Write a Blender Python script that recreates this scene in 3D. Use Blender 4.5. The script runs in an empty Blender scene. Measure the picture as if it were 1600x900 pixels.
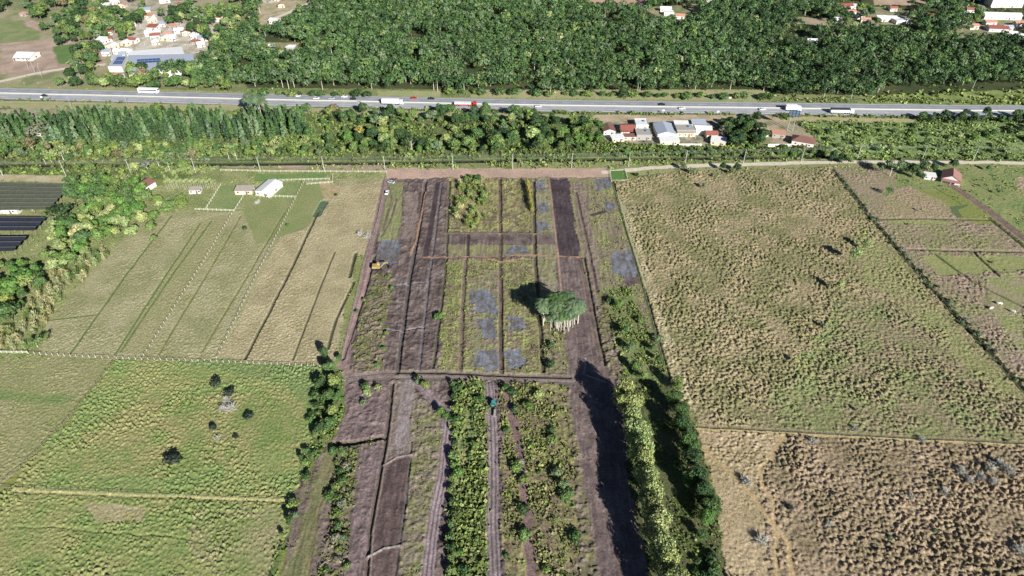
import bpy, math, random
import numpy as np
from mathutils import Vector

# ------------------------------------------------------------------ camera, light, exposure
SC = bpy.context.scene
COL = SC.collection
H = 200.0; PITCH = math.radians(39.0); F = 1067.0
cam_d = bpy.data.cameras.new('camera'); cam = bpy.data.objects.new('camera', cam_d); COL.objects.link(cam)
cam.location = (0, 0, H); cam.rotation_euler = (math.pi/2 - PITCH, 0, 0)
cam_d.sensor_width = 36.0; cam_d.lens = F/1600*36.0; cam_d.clip_start = 1.0; cam_d.clip_end = 20000
SC.camera = cam
SUN_EL = math.radians(27.0); SAZ = math.atan2(-0.87, 0.49)          # the sun stands behind the camera, to its right
sdir = Vector((math.cos(SUN_EL)*math.cos(SAZ), math.cos(SUN_EL)*math.sin(SAZ), math.sin(SUN_EL)))
W = bpy.data.worlds.new('World'); SC.world = W; W.use_nodes = True
wn = W.node_tree; bg = wn.nodes['Background']; sky = wn.nodes.new('ShaderNodeTexSky')
sky.sky_type = 'NISHITA'; sky.sun_disc = False; sky.sun_elevation = SUN_EL
sky.sun_rotation = math.atan2(sdir.x, sdir.y); sky.air_density = 0.55; sky.dust_density = 0.2; sky.ozone_density = 2.5
wn.links.new(sky.outputs[0], bg.inputs[0]); bg.inputs[1].default_value = 0.05
sl = bpy.data.lights.new('sun', 'SUN'); sl.energy = 5.0; sl.angle = math.radians(0.5); sl.color = (1.0, 0.972, 0.925)
so = bpy.data.objects.new('sun', sl); COL.objects.link(so); so.rotation_euler = sdir.to_track_quat('Z', 'Y').to_euler()
vs = SC.view_settings; vs.view_transform = 'Standard'; vs.look = 'None'; vs.gamma = 1.0; vs.use_curve_mapping = False
vs.exposure = 0.92
try:
    SC.cycles.max_bounces = 4; SC.cycles.diffuse_bounces = 2; SC.cycles.glossy_bounces = 2; SC.cycles.transmission_bounces = 2
except Exception: pass

RNG = np.random.default_rng(7); rnd = random.Random(11)
sp_, cp_ = math.sin(PITCH), math.cos(PITCH)

def G(u, v, z=0.0):
    """ground (or height z) point seen at photo pixel u, v"""
    a = (u-800)/F; b = (450-v)/F
    dx, dy, dz = a, cp_+b*sp_, -sp_+b*cp_
    t = (H-z)/(-dz)
    return (dx*t, dy*t)
def GA(pts, z=0.0): return np.array([G(u, v, z) for u, v in pts])
def mpp(v):                                                          # metres per photo pixel across, on the ground at row v
    b = (450-v)/F; return H/(sp_-b*cp_)/F

# ------------------------------------------------------------------ noise
_T = np.random.default_rng(3).random((8, 256, 256)).astype(np.float32)
def vn(x, y, s, k=0):
    x = x/s+k*17.3; y = y/s+k*9.1
    xi = np.floor(x).astype(np.int64); yi = np.floor(y).astype(np.int64)
    fx = (x-xi); fy = (y-yi); fx = fx*fx*(3-2*fx); fy = fy*fy*(3-2*fy)
    t = _T[k % 8]; x0 = xi & 255; x1 = (xi+1) & 255; y0 = yi & 255; y1 = (yi+1) & 255
    return (t[x0, y0]*(1-fx)+t[x1, y0]*fx)*(1-fy)+(t[x0, y1]*(1-fx)+t[x1, y1]*fx)*fy
def fbm(x, y, s, k=0, o=3):
    r = 0; a = 1; tot = 0
    for i in range(o):
        r = r+a*vn(x, y, s/2**i, k+i); tot += a; a *= 0.55
    return r/tot
def cells(x, y, s, k=0):
    """(distance to nearest jittered centre in cells, random value of that cell)"""
    gx = x/s; gy = y/s; xi = np.floor(gx).astype(np.int64); yi = np.floor(gy).astype(np.int64)
    best = np.full(x.shape, 9.0); val = np.zeros(x.shape)
    for i in (-1, 0, 1):
        for j in (-1, 0, 1):
            a = (xi+i) & 255; b = (yi+j) & 255
            cx = xi+i+_T[k, a, b]; cy = yi+j+_T[k+1, a, b]
            d = (gx-cx)**2+(gy-cy)**2; m = d < best
            best = np.where(m, d, best); val = np.where(m, _T[k+2, a, b], val)
    return np.sqrt(best), val
def inpoly(X, Y, poly):
    out = np.zeros(X.shape, bool)
    x0, y0 = poly.min(0); x1, y1 = poly.max(0)
    idx = np.nonzero((X >= x0) & (X <= x1) & (Y >= y0) & (Y <= y1))[0]
    if len(idx) == 0: return out
    x = X[idx]; y = Y[idx]; ins = np.zeros(len(idx), bool); n = len(poly)
    for i in range(n):
        xa, ya = poly[i]; xb, yb = poly[(i+1) % n]
        if ya == yb: continue
        c = ((ya > y) != (yb > y)) & (x < (xb-xa)*(y-ya)/(yb-ya)+xa); ins ^= c
    out[idx] = ins; return out
def pldist(X, Y, line, reach):
    """signed distance to a polyline within reach (else 1e9)"""
    D = np.full(X.shape, 1e9)
    for i in range(len(line)-1):
        xa, ya = line[i]; xb, yb = line[i+1]
        m = np.nonzero((X > min(xa, xb)-reach) & (X < max(xa, xb)+reach) & (Y > min(ya, yb)-reach) & (Y < max(ya, yb)+reach))[0]
        if len(m) == 0: continue
        px_, py_ = X[m]-xa, Y[m]-ya; ex, ey = xb-xa, yb-ya; L2 = ex*ex+ey*ey
        t = np.clip((px_*ex+py_*ey)/L2, 0, 1)
        d = np.hypot(px_-t*ex, py_-t*ey); s = np.sign(px_*ey-py_*ex); s[s == 0] = 1
        cur = D[m]; b = d < np.abs(cur); cur[b] = (d*s)[b]; D[m] = cur
    return D
def lin(c):
    c = np.array(c, float)/255.0
    return np.where(c <= 0.04045, c/12.92, ((c+0.055)/1.055)**2.4)
def tone(c, s=.80):
    c = np.array(c, float); l = c@np.array([.3, .55, .15]); s = s-.14*max(0., min(1., (c[1]-c[0])/40)); return l+(c-l)*s
K = 0.80                                                             # photo brightness to albedo

# ------------------------------------------------------------------ the land: parcels given by photo pixels, laid out in metres
TAN = ((172, 165, 115), (150, 150, 95)); OLIVE = ((150, 148, 96), (122, 136, 72)); GREEN = ((116, 138, 72), (142, 148, 92))
MUD = ((126, 109, 101), (92, 78, 74)); MUDD = ((84, 71, 74), (68, 58, 60)); SOIL = ((188, 162, 142), (165, 140, 118))
BLUE = ((124, 130, 144), (104, 98, 94)); WEED = ((134, 138, 80), (120, 108, 82)); WOODS = ((62, 78, 40), (84, 88, 52))
PINK = ((160, 140, 118), (142, 126, 98)); VERGE = ((150, 160, 100), (170, 160, 112)); CLOD = ((128, 112, 96), (108, 106, 66))
# name, polygon, colours, noise size, tussock height, clod height, weed height, weed density
P = []
def R(poly, cols, ns=8, tus=0.0, clod=0.0, wh=0.0, wd=0.0, wob=1.0): P.append((GA(poly), cols, ns, tus, clod, wh, wd, wob))
# far side of the highway
R([(-900, 160), (2500, 175), (4000, -300), (-3000, -300)], WOODS, 20, wh=.8, wd=.5)
R([(-400, 137), (0, 137), (400, 147), (330, 90), (400, 40), (380, -60), (-600, -60)], ((165, 155, 118), (120, 132, 76)), 14, wh=.5, wd=.3)
R([(0, 33), (52, 30), (66, 50), (58, 66), (0, 68)], GREEN, 6)
R([(35, 28), (66, 36), (64, 50), (40, 40)], SOIL, 5)
R([(0, 68), (130, 55), (165, 60), (165, 100), (125, 104), (60, 118), (0, 115)], SOIL, 8)
R([(165, 20), (350, 15), (350, 75), (300, 85), (170, 75)], ((206, 194, 178), (165, 156, 128)), 5, wh=.5, wd=.2)
R([(140, 0), (300, 0), (300, 14), (140, 20)], ((186, 172, 155), (150, 146, 110)), 5)
R([(80, 73), (114, 69), (122, 96), (92, 101)], ((92, 132, 52), (104, 140, 58)), 4)
R([(400, 0), (488, 0), (470, 12), (430, 38), (405, 40)], ((190, 170, 140), (150, 148, 100)), 6)
R([(414, 66), (468, 66), (466, 80), (414, 80)], ((165, 150, 110), (120, 130, 76)), 6)
R([(905, -20), (1005, -20), (1008, 12), (960, 4), (922, 10)], ((205, 160, 135), (190, 150, 125)), 8)
R([(1000, 12), (1090, 6), (1105, 30), (1060, 34), (1030, 26)], ((175, 158, 120), (110, 126, 70)), 8, wh=.5, wd=.2)
R([(1245, 26), (1310, 30), (1376, 36), (1372, 42), (1300, 40), (1245, 38)], ((180, 158, 135), (140, 140, 96)), 8)
R([(1302, 4), (1350, 8), (1420, 18), (1425, 40), (1300, 36)], ((165, 150, 118), (120, 132, 80)), 8)
R([(1360, -20), (1460, -20), (1462, 8), (1365, 8)], ((195, 165, 140), (175, 150, 120)), 8)
R([(1490, 40), (1545, 30), (1600, 30), (1600, 60), (1500, 60)], ((160, 150, 118), (130, 134, 84)), 8)
R([(735, 140), (1195, 140), (1200, 163), (735, 158)], VERGE, 8, wh=.4, wd=.3)
R([(-200, 132), (735, 140), (735, 158), (-200, 145)], ((130, 140, 82), (110, 126, 66)), 8, wh=.6, wd=.5)
R([(590, 142), (690, 142), (690, 155), (590, 152)], VERGE, 8)
R([(-400, 128), (100, 134), (330, 142), (600, 150), (1200, 158), (1600, 158), (2200, 165), (2200, 170), (1600, 168), (1200, 162), (800, 157), (400, 148), (0, 138), (-400, 131)], ((158, 158, 104), (140, 148, 84)), 6, wh=.4, wd=.4)
R([(1185, 146), (1400, 150), (1400, 166), (1185, 163)], ((118, 134, 76), (138, 142, 86)), 7, wh=.9, wd=.9)
R([(1380, 148), (1600, 140), (1900, 140), (1900, 168), (1600, 167), (1330, 163)], ((138, 152, 78), (120, 140, 62)), 8, wh=1.2, wd=.8)
# between highway and dirt road
R([(-900, 150), (0, 156), (400, 164), (800, 173), (1200, 179), (1600, 182), (2500, 190), (3500, 275), (1600, 262), (1000, 268), (0, 285), (-1200, 285)], ((88, 110, 54), (116, 124, 70)), 7, wh=1.1, wd=1.2)
R([(-500, 150), (0, 157), (400, 165), (480, 168), (700, 174), (930, 180), (930, 188), (700, 184), (480, 176), (0, 168), (-500, 160)], VERGE, 7)
R([(-300, 168), (0, 170), (70, 168), (250, 180), (240, 190), (0, 190), (-300, 190)], ((176, 156, 132), (140, 140, 96)), 6)
R([(925, 179), (1200, 180), (1230, 188), (1230, 194), (1100, 190), (935, 192)], ((196, 172, 140), (165, 150, 110)), 7)
R([(935, 190), (1135, 190), (1135, 230), (940, 222)], ((170, 160, 140), (110, 116, 80)), 5)
R([(1165, 186), (1275, 195), (1285, 228), (1200, 232)], ((175, 158, 130), (130, 130, 88)), 5)
R([(1230, 182), (1430, 185), (1430, 192), (1230, 190)], ((180, 165, 115), (165, 160, 105)), 6)
R([(1250, 192), (1600, 190), (2300, 200), (2300, 250), (1600, 246), (1300, 246)], ((138, 162, 84), (112, 140, 66)), 7, tus=.5, wh=.9, wd=1)
R([(-500, 272), (0, 272), (140, 276), (200, 272), (205, 282), (100, 287), (0, 284), (-500, 284)], ((190, 178, 140), (170, 160, 115)), 6)
R([(350, 255), (605, 256), (605, 268), (350, 268)], ((150, 146, 96), (165, 145, 120)), 4, wh=.7, wd=.6)
R([(435, 256), (482, 256), (478, 267), (440, 267)], SOIL, 5)
R([(605, 256), (1000, 250), (1300, 240), (1300, 250), (1000, 262), (605, 266)], ((150, 152, 96), (122, 136, 70)), 4, wh=.9, wd=.9)
R([(950, 262), (1300, 254), (1600, 254), (2200, 256), (2200, 275), (1000, 275)], ((150, 152, 96), (135, 140, 80)), 6, wh=.5, wd=.5)
# left of the plot
R([(-1200, 283), (0, 283), (250, 290), (345, 262), (605, 268), (575, 400), (535, 575), (500, 572), (-600, 553)], ((150, 152, 96), (122, 136, 72)), 6, tus=.3, wh=.5, wd=.5)
R([(240, 333), (385, 330), (478, 283), (602, 277), (590, 330), (574, 400), (550, 480), (520, 572), (60, 557), (75, 500), (130, 440), (190, 375)], ((164, 158, 114), (142, 142, 92)), 8, tus=.28)
R([(475, 300), (600, 282), (590, 330), (574, 400), (550, 480), (512, 570), (345, 560), (405, 430)], ((178, 164, 122), (160, 148, 106)), 6, tus=.3)
R([(378, 312), (440, 308), (476, 284), (505, 284), (505, 330), (470, 360), (400, 380), (385, 345)], ((130, 142, 78), (142, 146, 88)), 7)
R([(312, 345), (365, 332), (228, 555), (180, 552)], ((146, 146, 94), (156, 150, 102)), 7, tus=.26)
R([(398, 272), (512, 272), (512, 282), (398, 282)], ((96, 142, 56), (116, 146, 66)), 5)
R([(343, 290), (380, 290), (380, 308), (365, 330), (322, 328)], ((120, 145, 72), (135, 148, 84)), 6)
R([(420, 285), (475, 285), (460, 310), (428, 310)], ((120, 145, 72), (135, 148, 84)), 6)
R([(500, 283), (530, 290), (520, 310), (500, 300)], ((190, 160, 125), (150, 146, 90)), 3)
R([(590, 395), (575, 470), (540, 560), (525, 572), (540, 480), (556, 400)], ((140, 145, 80), (125, 135, 70)), 6, tus=.2, wh=.5, wd=.3)
R([(-600, 555), (175, 562), (105, 655), (30, 730), (0, 762), (-700, 750)], ((150, 146, 98), (138, 142, 84)), 7, tus=.34)
R([(0, 612), (125, 618), (100, 632), (0, 625)], ((110, 138, 66), (126, 142, 74)), 5, tus=.25)
R([(180, 562), (500, 573), (498, 650), (475, 785), (20, 765), (35, 730), (110, 655)], ((122, 146, 68), (146, 148, 84)), 9, tus=.66)
R([(230, 620), (480, 610), (470, 700), (260, 745), (90, 740), (130, 670)], ((150, 146, 88), (118, 140, 62)), 7, tus=.85)
R([(250, 560), (500, 572), (497, 640), (440, 600)], ((112, 140, 66), (124, 142, 76)), 6, tus=.75)
R([(-900, 765), (0, 765), (455, 782), (430, 910), (430, 1100), (-900, 1100)], ((122, 144, 66), (146, 148, 84)), 8, tus=.72)
R([(130, 790), (230, 790), (225, 815), (150, 815)], ((172, 158, 118), (150, 146, 90)), 4, tus=.3)
R([(310, 795), (440, 790), (425, 900), (330, 900), (290, 850)], ((152, 146, 98), (126, 140, 70)), 6, tus=.72)
# right field
R([(955, 283), (1050, 268), (1300, 262), (1600, 600), (1900, 900), (1900, 1000), (1600, 692), (1088, 670), (1045, 590), (990, 400)], ((158, 143, 104), (128, 126, 80)), 8, tus=.8)
R([(1300, 480), (1420, 470), (1600, 620), (1600, 690), (1180, 672), (1210, 600), (1270, 560)], ((128, 134, 80), (144, 130, 96)), 6, tus=.85)
R([(1250, 560), (1310, 480), (1340, 380), (1360, 340), (1330, 440), (1310, 520), (1260, 640), (1210, 660)], ((132, 144, 84), (142, 142, 88)), 5, tus=.6, wh=.5, wd=.4, wob=4)
R([(1340, 350), (1400, 400), (1480, 500), (1600, 620), (1560, 620), (1400, 470), (1350, 440)], ((140, 144, 84), (148, 140, 96)), 6, tus=.7)
R([(958, 300), (985, 330), (1040, 500), (1085, 640), (1100, 668), (1045, 590), (990, 400)], ((176, 164, 122), (156, 144, 102)), 5, tus=.55)
R([(1300, 262), (1400, 262), (1400, 300), (1600, 380), (1900, 420), (1900, 900), (1600, 600), (1360, 340)], ((154, 134, 110), (134, 132, 88)), 7, tus=.34)
R([(1385, 340), (1480, 345), (1560, 400), (1420, 395)], ((140, 148, 84), (150, 150, 92)), 6, tus=.3)
R([(1380, 350), (1600, 350), (1900, 380), (2300, 600), (1900, 900), (1600, 590), (1440, 420)], ((154, 132, 112), (134, 134, 86)), 8, tus=.5)
R([(1440, 400), (1600, 400), (1600, 420), (1470, 430)], ((138, 146, 80), (148, 148, 88)), 6, tus=.15)
R([(1540, 430), (1600, 425), (1600, 560), (1560, 500)], ((138, 146, 80), (156, 140, 110)), 6, tus=.2)
R([(1400, 258), (1560, 258), (1900, 300), (1900, 420), (1600, 380), (1500, 295), (1400, 300)], ((118, 138, 70), (140, 144, 84)), 8, tus=.2, wh=.5, wd=.4)
R([(1395, 296), (1420, 290), (1480, 318), (1485, 340), (1375, 340), (1380, 310)], ((160, 140, 110), (150, 138, 98)), 8, tus=.4)
R([(1590, 275), (1700, 290), (1700, 360), (1590, 300)], ((168, 145, 118), (140, 140, 90)), 8, tus=.4)
R([(1376, 308), (1390, 288), (1394, 290), (1390, 300), (1380, 305)], ((96, 150, 52), (96, 150, 52)), 8)
R([(1480, 322), (1512, 318), (1512, 322), (1496, 326), (1504, 338), (1494, 340), (1482, 330)], ((92, 112, 66), (92, 112, 66)), 5)
# lower right field
R([(1088, 672), (1600, 695), (2100, 720), (2100, 1100), (1140, 1100), (1128, 900), (1125, 790)], ((160, 138, 108), (136, 120, 88)), 9, tus=1.15)
R([(1090, 674), (1230, 680), (1190, 760), (1200, 900), (1135, 900), (1125, 790)], ((180, 158, 120), (162, 144, 104)), 8, tus=.4)
# the plot itself
R([(604, 277), (955, 277), (990, 400), (1045, 590), (1085, 680), (1130, 830), (1140, 1100), (425, 1100), (450, 800), (500, 660), (535, 585), (540, 540), (575, 405)], MUD, 4, clod=.4)
R([(604, 262), (700, 264), (955, 262), (955, 278), (604, 279)], ((196, 160, 138), (176, 148, 128)), 6)
R([(606, 285), (632, 284), (628, 330), (622, 374), (590, 378), (598, 330)], ((128, 138, 78), (142, 138, 92)), 4, tus=.12, clod=.1)
R([(596, 376), (624, 375), (622, 412), (584, 414)], BLUE, 3)
R([(634, 300), (655, 300), (650, 372), (628, 372)], ((142, 122, 116), (130, 112, 100)), 4, clod=.15)
R([(582, 428), (614, 428), (606, 500), (598, 582), (548, 582), (560, 500)], CLOD, 4, clod=.7, wh=.6, wd=.35)
R([(700, 278), (836, 278), (836, 362), (701, 362)], ((152, 148, 88), (118, 104, 80)), 2.5, tus=.3, clod=.25, wh=.5, wd=.5)
R([(700, 383), (835, 383), (835, 402), (699, 402)], ((140, 140, 84), (132, 118, 96)), 3, tus=.2)
R([(697, 406), (834, 406), (850, 560), (862, 584), (685, 582), (692, 500)], ((140, 146, 78), (128, 112, 88)), 2.5, tus=.25, clod=.25, wh=.5, wd=.5)
R([(735, 440), (780, 420), (780, 580), (732, 580)], ((136, 118, 104), (132, 136, 82)), 2.5, clod=.3, wh=.4, wd=.3)
R([(838, 278), (857, 278), (872, 400), (868, 470), (842, 470)], ((140, 130, 106), (134, 134, 84)), 3, clod=.2, wh=.4, wd=.2)
R([(692, 364), (866, 365), (869, 382), (690, 382)], MUD, 4, clod=.06)
R([(889, 279), (954, 279), (988, 400), (1045, 590), (1010, 600), (945, 572), (908, 402)], ((140, 140, 84), (132, 118, 96)), 5, tus=.2, wh=.5, wd=.4)
R([(895, 285), (912, 285), (935, 400), (950, 560), (935, 560), (912, 400)], ((138, 122, 104), (128, 112, 96)), 4, clod=.25)
R([(960, 400), (990, 400), (1010, 440), (975, 450)], MUD, 3, clod=.1)
R([(935, 450), (985, 450), (1040, 580), (1050, 620), (975, 620), (950, 530)], ((116, 132, 66), (128, 132, 80)), 4, wh=.8, wd=.8)
R([(930, 450), (950, 460), (972, 590), (955, 590), (940, 540)], CLOD, 4, clod=.7)
R([(857, 281), (888, 280), (906, 401), (872, 401)], MUDD, 6, clod=.14)
R([(870, 404), (906, 404), (925, 480), (946, 572), (986, 760), (1012, 900), (1040, 1100), (960, 1100), (935, 900), (905, 720), (889, 600), (886, 520), (872, 450)], ((128, 110, 104), (102, 87, 84)), 4, clod=.16)
R([(845, 480), (880, 520), (889, 585), (850, 583)], ((134, 134, 84), (124, 110, 90)), 3, clod=.3, wh=.8, wd=.4)
for q in ([(735, 457), (773, 454), (776, 486), (740, 488)], [(746, 496), (778, 494), (778, 524), (752, 530)], [(738, 548), (778, 546), (779, 578), (736, 578)],
          [(787, 548), (812, 545), (822, 560), (820, 576), (787, 578)], [(800, 383), (830, 384), (830, 398), (792, 399)], [(836, 316), (858, 314), (861, 332), (840, 335)],
          [(837, 345), (858, 346), (858, 360), (838, 362)], [(928, 282), (952, 280), (953, 294), (932, 298)], [(940, 314), (961, 316), (960, 330), (943, 327)],
          [(955, 391), (984, 388), (996, 436), (972, 439), (952, 416)], [(796, 490), (818, 492), (820, 512), (798, 516)], [(836, 284), (850, 282), (852, 296), (838, 298)]):
    R(q, BLUE, 1.8, wob=2.2)
# south half
R([(540, 596), (600, 598), (560, 900), (540, 1100), (425, 1100), (450, 800), (505, 690)], ((126, 108, 100), (112, 104, 74)), 4, clod=.3, wh=.5, wd=.2)
R([(500, 560), (534, 580), (545, 660), (508, 692), (480, 740), (450, 830), (430, 900), (425, 1000), (380, 1000), (470, 770), (496, 650)], ((92, 118, 52), (120, 132, 66)), 4, wh=.9, wd=.9)
R([(512, 690), (532, 700), (505, 800), (485, 900), (470, 1050), (425, 1050), (442, 900), (480, 790)], ((130, 122, 84), (112, 118, 68)), 4, clod=.08)
R([(528, 700), (565, 692), (548, 800), (545, 900), (500, 900), (520, 800)], CLOD, 4, clod=.6, wh=.9, wd=.7)
R([(535, 592), (602, 598), (602, 680), (520, 690), (538, 640)], ((132, 112, 108), (116, 98, 96)), 4, clod=.4)
R([(565, 700), (603, 700), (580, 830), (568, 1000), (530, 1000), (545, 830)], ((130, 110, 108), (112, 96, 92)), 3, clod=.3)
R([(615, 596), (650, 598), (642, 708), (604, 708)], ((136, 120, 114), (120, 108, 92)), 3, clod=.28)
R([(602, 715), (641, 708), (632, 800), (620, 1000), (568, 1000), (576, 850)], ((106, 87, 82), (88, 73, 70)), 4, clod=.14)
R([(645, 615), (688, 640), (692, 740), (672, 830), (660, 1000), (620, 1000), (636, 760)], ((136, 120, 104), (122, 122, 78)), 3, clod=.4, wh=.4, wd=.35)
R([(708, 600), (764, 596), (765, 700), (762, 1000), (695, 1000), (706, 760)], ((112, 134, 66), (134, 134, 82)), 3, clod=.3, wh=1.1, wd=1.5)
R([(780, 596), (880, 592), (895, 700), (912, 1000), (785, 1000), (784, 700)], ((138, 134, 80), (124, 108, 84)), 3, clod=.3, wh=.8, wd=.8)
R([(878, 592), (890, 600), (906, 720), (936, 900), (950, 1000), (915, 1000), (898, 720)], CLOD, 3, clod=.6)
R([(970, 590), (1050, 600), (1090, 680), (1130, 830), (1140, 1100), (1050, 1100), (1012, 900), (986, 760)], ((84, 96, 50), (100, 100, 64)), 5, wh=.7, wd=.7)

# ditches, tracks and ruts: polyline, half width m, depth m, colours or None, ruts
Lw = []
def Ln(line, w, dep=0.0, cols=None, rut=0, wd0=True, wob=.5): Lw.append((GA(line), w, dep, cols, rut, wob))
DK = ((88, 84, 66), (70, 72, 56)); DG = ((86, 108, 56), (104, 120, 66)); GREY = ((138, 136, 148), (118, 112, 122))
Ln([(267, 337), (200, 425), (110, 552)], .45, -.25, DG)
Ln([(313, 348), (262, 425), (180, 553)], .4, -.22, DG)
Ln([(330, 345), (272, 425), (188, 550)], .4, -.12, DG)
Ln([(376, 337), (325, 425), (248, 553)], .4, -.22, ((124, 126, 76), (110, 118, 66)))
Ln([(445, 330), (390, 425), (315, 550)], .4, -.22, ((124, 126, 76), (110, 118, 66)))
Ln([(506, 316), (495, 335)], 2.2, -.5, ((92, 110, 84), (80, 100, 80)))
Ln([(497, 330), (450, 430), (383, 560)], .6, -.8, DK)
Ln([(523, 393), (508, 430), (457, 562)], .35, -.5, DK)
Ln([(556, 395), (546, 432)], .7, -.7, DK)
Ln([(553, 440), (525, 500), (512, 545)], .6, -.5, DK)
Ln([(585, 400), (562, 480), (535, 560)], .9, -.8, DK)
Ln([(20, 768), (455, 784)], .6, -.15, ((176, 170, 120), (160, 158, 104)))
Ln([(30, 822), (200, 832), (320, 846)], .35, -.2, None, wob=2)
Ln([(150, 492), (75, 500)], .4, -.1, DG)
Ln([(0, 160), (400, 168), (480, 171)], .8, -.1, None)
# canal
Ln([(-400, 258), (0, 258), (300, 256), (600, 254), (800, 250), (1050, 247), (1320, 244)], 2.4, -1.6, ((54, 58, 44), (40, 46, 38)))
# plot
Ln([(603, 282), (590, 345), (577, 392), (567, 450), (545, 530), (537, 570), (545, 588)], 2.2, -.1, ((150, 128, 122), (132, 114, 110)), 2)
Ln([(607, 290), (612, 310), (598, 360)], .5, -.1, MUD)
Ln([(620, 310), (610, 345), (595, 370)], .5, -.1, MUD)
Ln([(665, 283), (656, 350), (641, 430), (621, 582)], .85, -.9, ((84, 78, 80), (96, 90, 86)))
Ln([(690, 286), (681, 360), (671, 430), (655, 580)], .55, -.4, ((112, 108, 112), (92, 86, 88)))
Ln([(684, 286), (672, 360), (664, 400)], 1.3, -.05, MUDD)
Ln([(665, 300), (650, 375), (640, 400)], .3, .2, ((180, 140, 112), (170, 130, 100)))
Ln([(615, 447), (668, 441)], .35, -.3, GREY)
Ln([(625, 518), (662, 511)], .4, -.4, GREY)
Ln([(600, 514), (625, 518)], .35, -.3, GREY)
Ln([(703, 283), (701, 330), (698, 402), (690, 480), (677, 575)], .5, -.5, DK)
Ln([(727, 405), (722, 500), (719, 580)], .9, -.5, ((130, 112, 100), (106, 94, 84)))
Ln([(781, 280), (782, 402), (783, 582)], .9, -.6, ((122, 102, 90), (92, 80, 72)))
Ln([(731, 366), (731, 402)], .7, -.4, MUDD)
Ln([(834, 283), (836, 402), (843, 500), (849, 580)], .8, -.7, ((104, 92, 76), (80, 76, 60)))
Ln([(660, 402), (760, 401)], .45, .1, ((178, 138, 114), (150, 124, 104)), wob=1.5)
Ln([(800, 400), (835, 398), (908, 402)], .55, .1, ((178, 138, 114), (150, 124, 104)), wob=1.5)
Ln([(752, 402), (790, 410), (820, 404)], .6, .1, ((180, 146, 118), (170, 128, 100)), wob=2.5)
Ln([(858, 283), (872, 402), (878, 480)], .5, .15, ((168, 140, 122), (150, 126, 108)))
Ln([(913, 402), (925, 470), (945, 570)], .45, -.7, DK)
Ln([(900, 300), (918, 380), (932, 450)], .6, -.4, ((100, 84, 84), (110, 96, 88)))
Ln([(906, 404), (920, 470), (938, 560)], 1.1, -.05, MUD, 2)
Ln([(957, 284), (974, 345), (992, 400), (1020, 500), (1045, 590)], .8, -.6, ((82, 96, 52), (70, 84, 46)))
Ln([(965, 300), (985, 372), (1010, 450)], .6, 0, ((180, 174, 140), (160, 160, 118)))
Ln([(925, 335), (945, 330)], 1.2, -.2, MUDD)
Ln([(690, 364), (866, 365)], .4, .2, CLOD)
Ln([(545, 592), (600, 586), (700, 586), (790, 590), (895, 594)], 2.6, -.1, ((140, 126, 120), (118, 104, 98)), 2)
Ln([(620, 581), (720, 583), (780, 586), (890, 590)], .7, -.7, DK)
Ln([(613, 600), (603, 690), (578, 830), (566, 1000)], .75, -.8, ((104, 92, 84), (88, 78, 74)))
Ln([(618, 600), (608, 690), (583, 830), (571, 1000)], .3, .25, ((150, 134, 122), (136, 122, 110)))
Ln([(643, 690), (632, 800), (617, 900), (612, 1000)], .3, -.5, ((112, 106, 104), (88, 80, 78)))
Ln([(523, 694), (560, 690), (600, 683)], 1.0, -1.3, DK)
Ln([(600, 727), (620, 714), (642, 710)], .4, .35, ((160, 148, 138), (138, 126, 116)))
Ln([(575, 870), (600, 857), (624, 852)], .4, .35, ((166, 156, 148), (142, 132, 124)))
Ln([(655, 600), (690, 640), (703, 650), (697, 690), (692, 745), (682, 790), (676, 830), (668, 900), (660, 1000)], 2.0, -.05, ((150, 136, 138), (130, 114, 116)), 3)
Ln([(765, 598), (770, 700), (769, 800), (772, 900), (772, 1000)], 2.1, -.05, ((146, 132, 134), (120, 108, 108)), 3)
Ln([(640, 600), (632, 640), (628, 690)], 2.5, 0, ((156, 146, 146), (130, 118, 112)), 0)
Ln([(790, 600), (812, 700), (822, 800), (830, 900)], 1.5, -.1, ((136, 112, 108), (112, 96, 92)), wob=2)
Ln([(915, 560), (912, 585), (930, 592), (945, 597)], .3, .03, ((168, 152, 148), (160, 144, 140)))
# right
Ln([(1300, 264), (1330, 300), (1360, 340), (1430, 420), (1500, 500), (1600, 610), (1760, 790)], 1.2, -.8, ((76, 86, 54), (92, 98, 66)))
Ln([(1090, 667), (1180, 671), (1330, 679), (1600, 692), (1900, 706)], .7, -.6, DK)
Ln([(1090, 671), (1180, 675), (1330, 683), (1600, 696), (1900, 710)], .7, .1, ((196, 178, 132), (178, 162, 118)))
Ln([(1374, 342), (1450, 341), (1545, 343)], .7, -.6, DK)
Ln([(1420, 389), (1500, 391), (1600, 393), (1700, 396)], .8, -.8, DK)
Ln([(1460, 396), (1520, 440), (1600, 480)], .5, -.6, DK)
Ln([(1520, 392), (1560, 430)], .5, -.6, DK)
Ln([(1485, 288), (1540, 326), (1600, 372), (1750, 480)], 2.4, -.1, ((132, 112, 104), (110, 96, 84)), 2)
Ln([(1545, 340), (1600, 385), (1740, 490)], 1.0, -.6, DK)
Ln([(1455, 290), (1480, 305), (1500, 318)], .5, -.3, DG)
Ln([(1100, 700), (1180, 780), (1230, 850), (1260, 1000)], .9, 0, ((186, 162, 124), (170, 150, 112)), wob=3)
Ln([(1225, 680), (1190, 740), (1210, 800), (1215, 900)], .7, 0, ((186, 162, 124), (170, 150, 112)), wob=3)
Ln([(540, 700), (500, 790), (482, 900), (478, 1000)], .3, -.05, ((118, 104, 84), (100, 92, 72)), 0)

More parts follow.
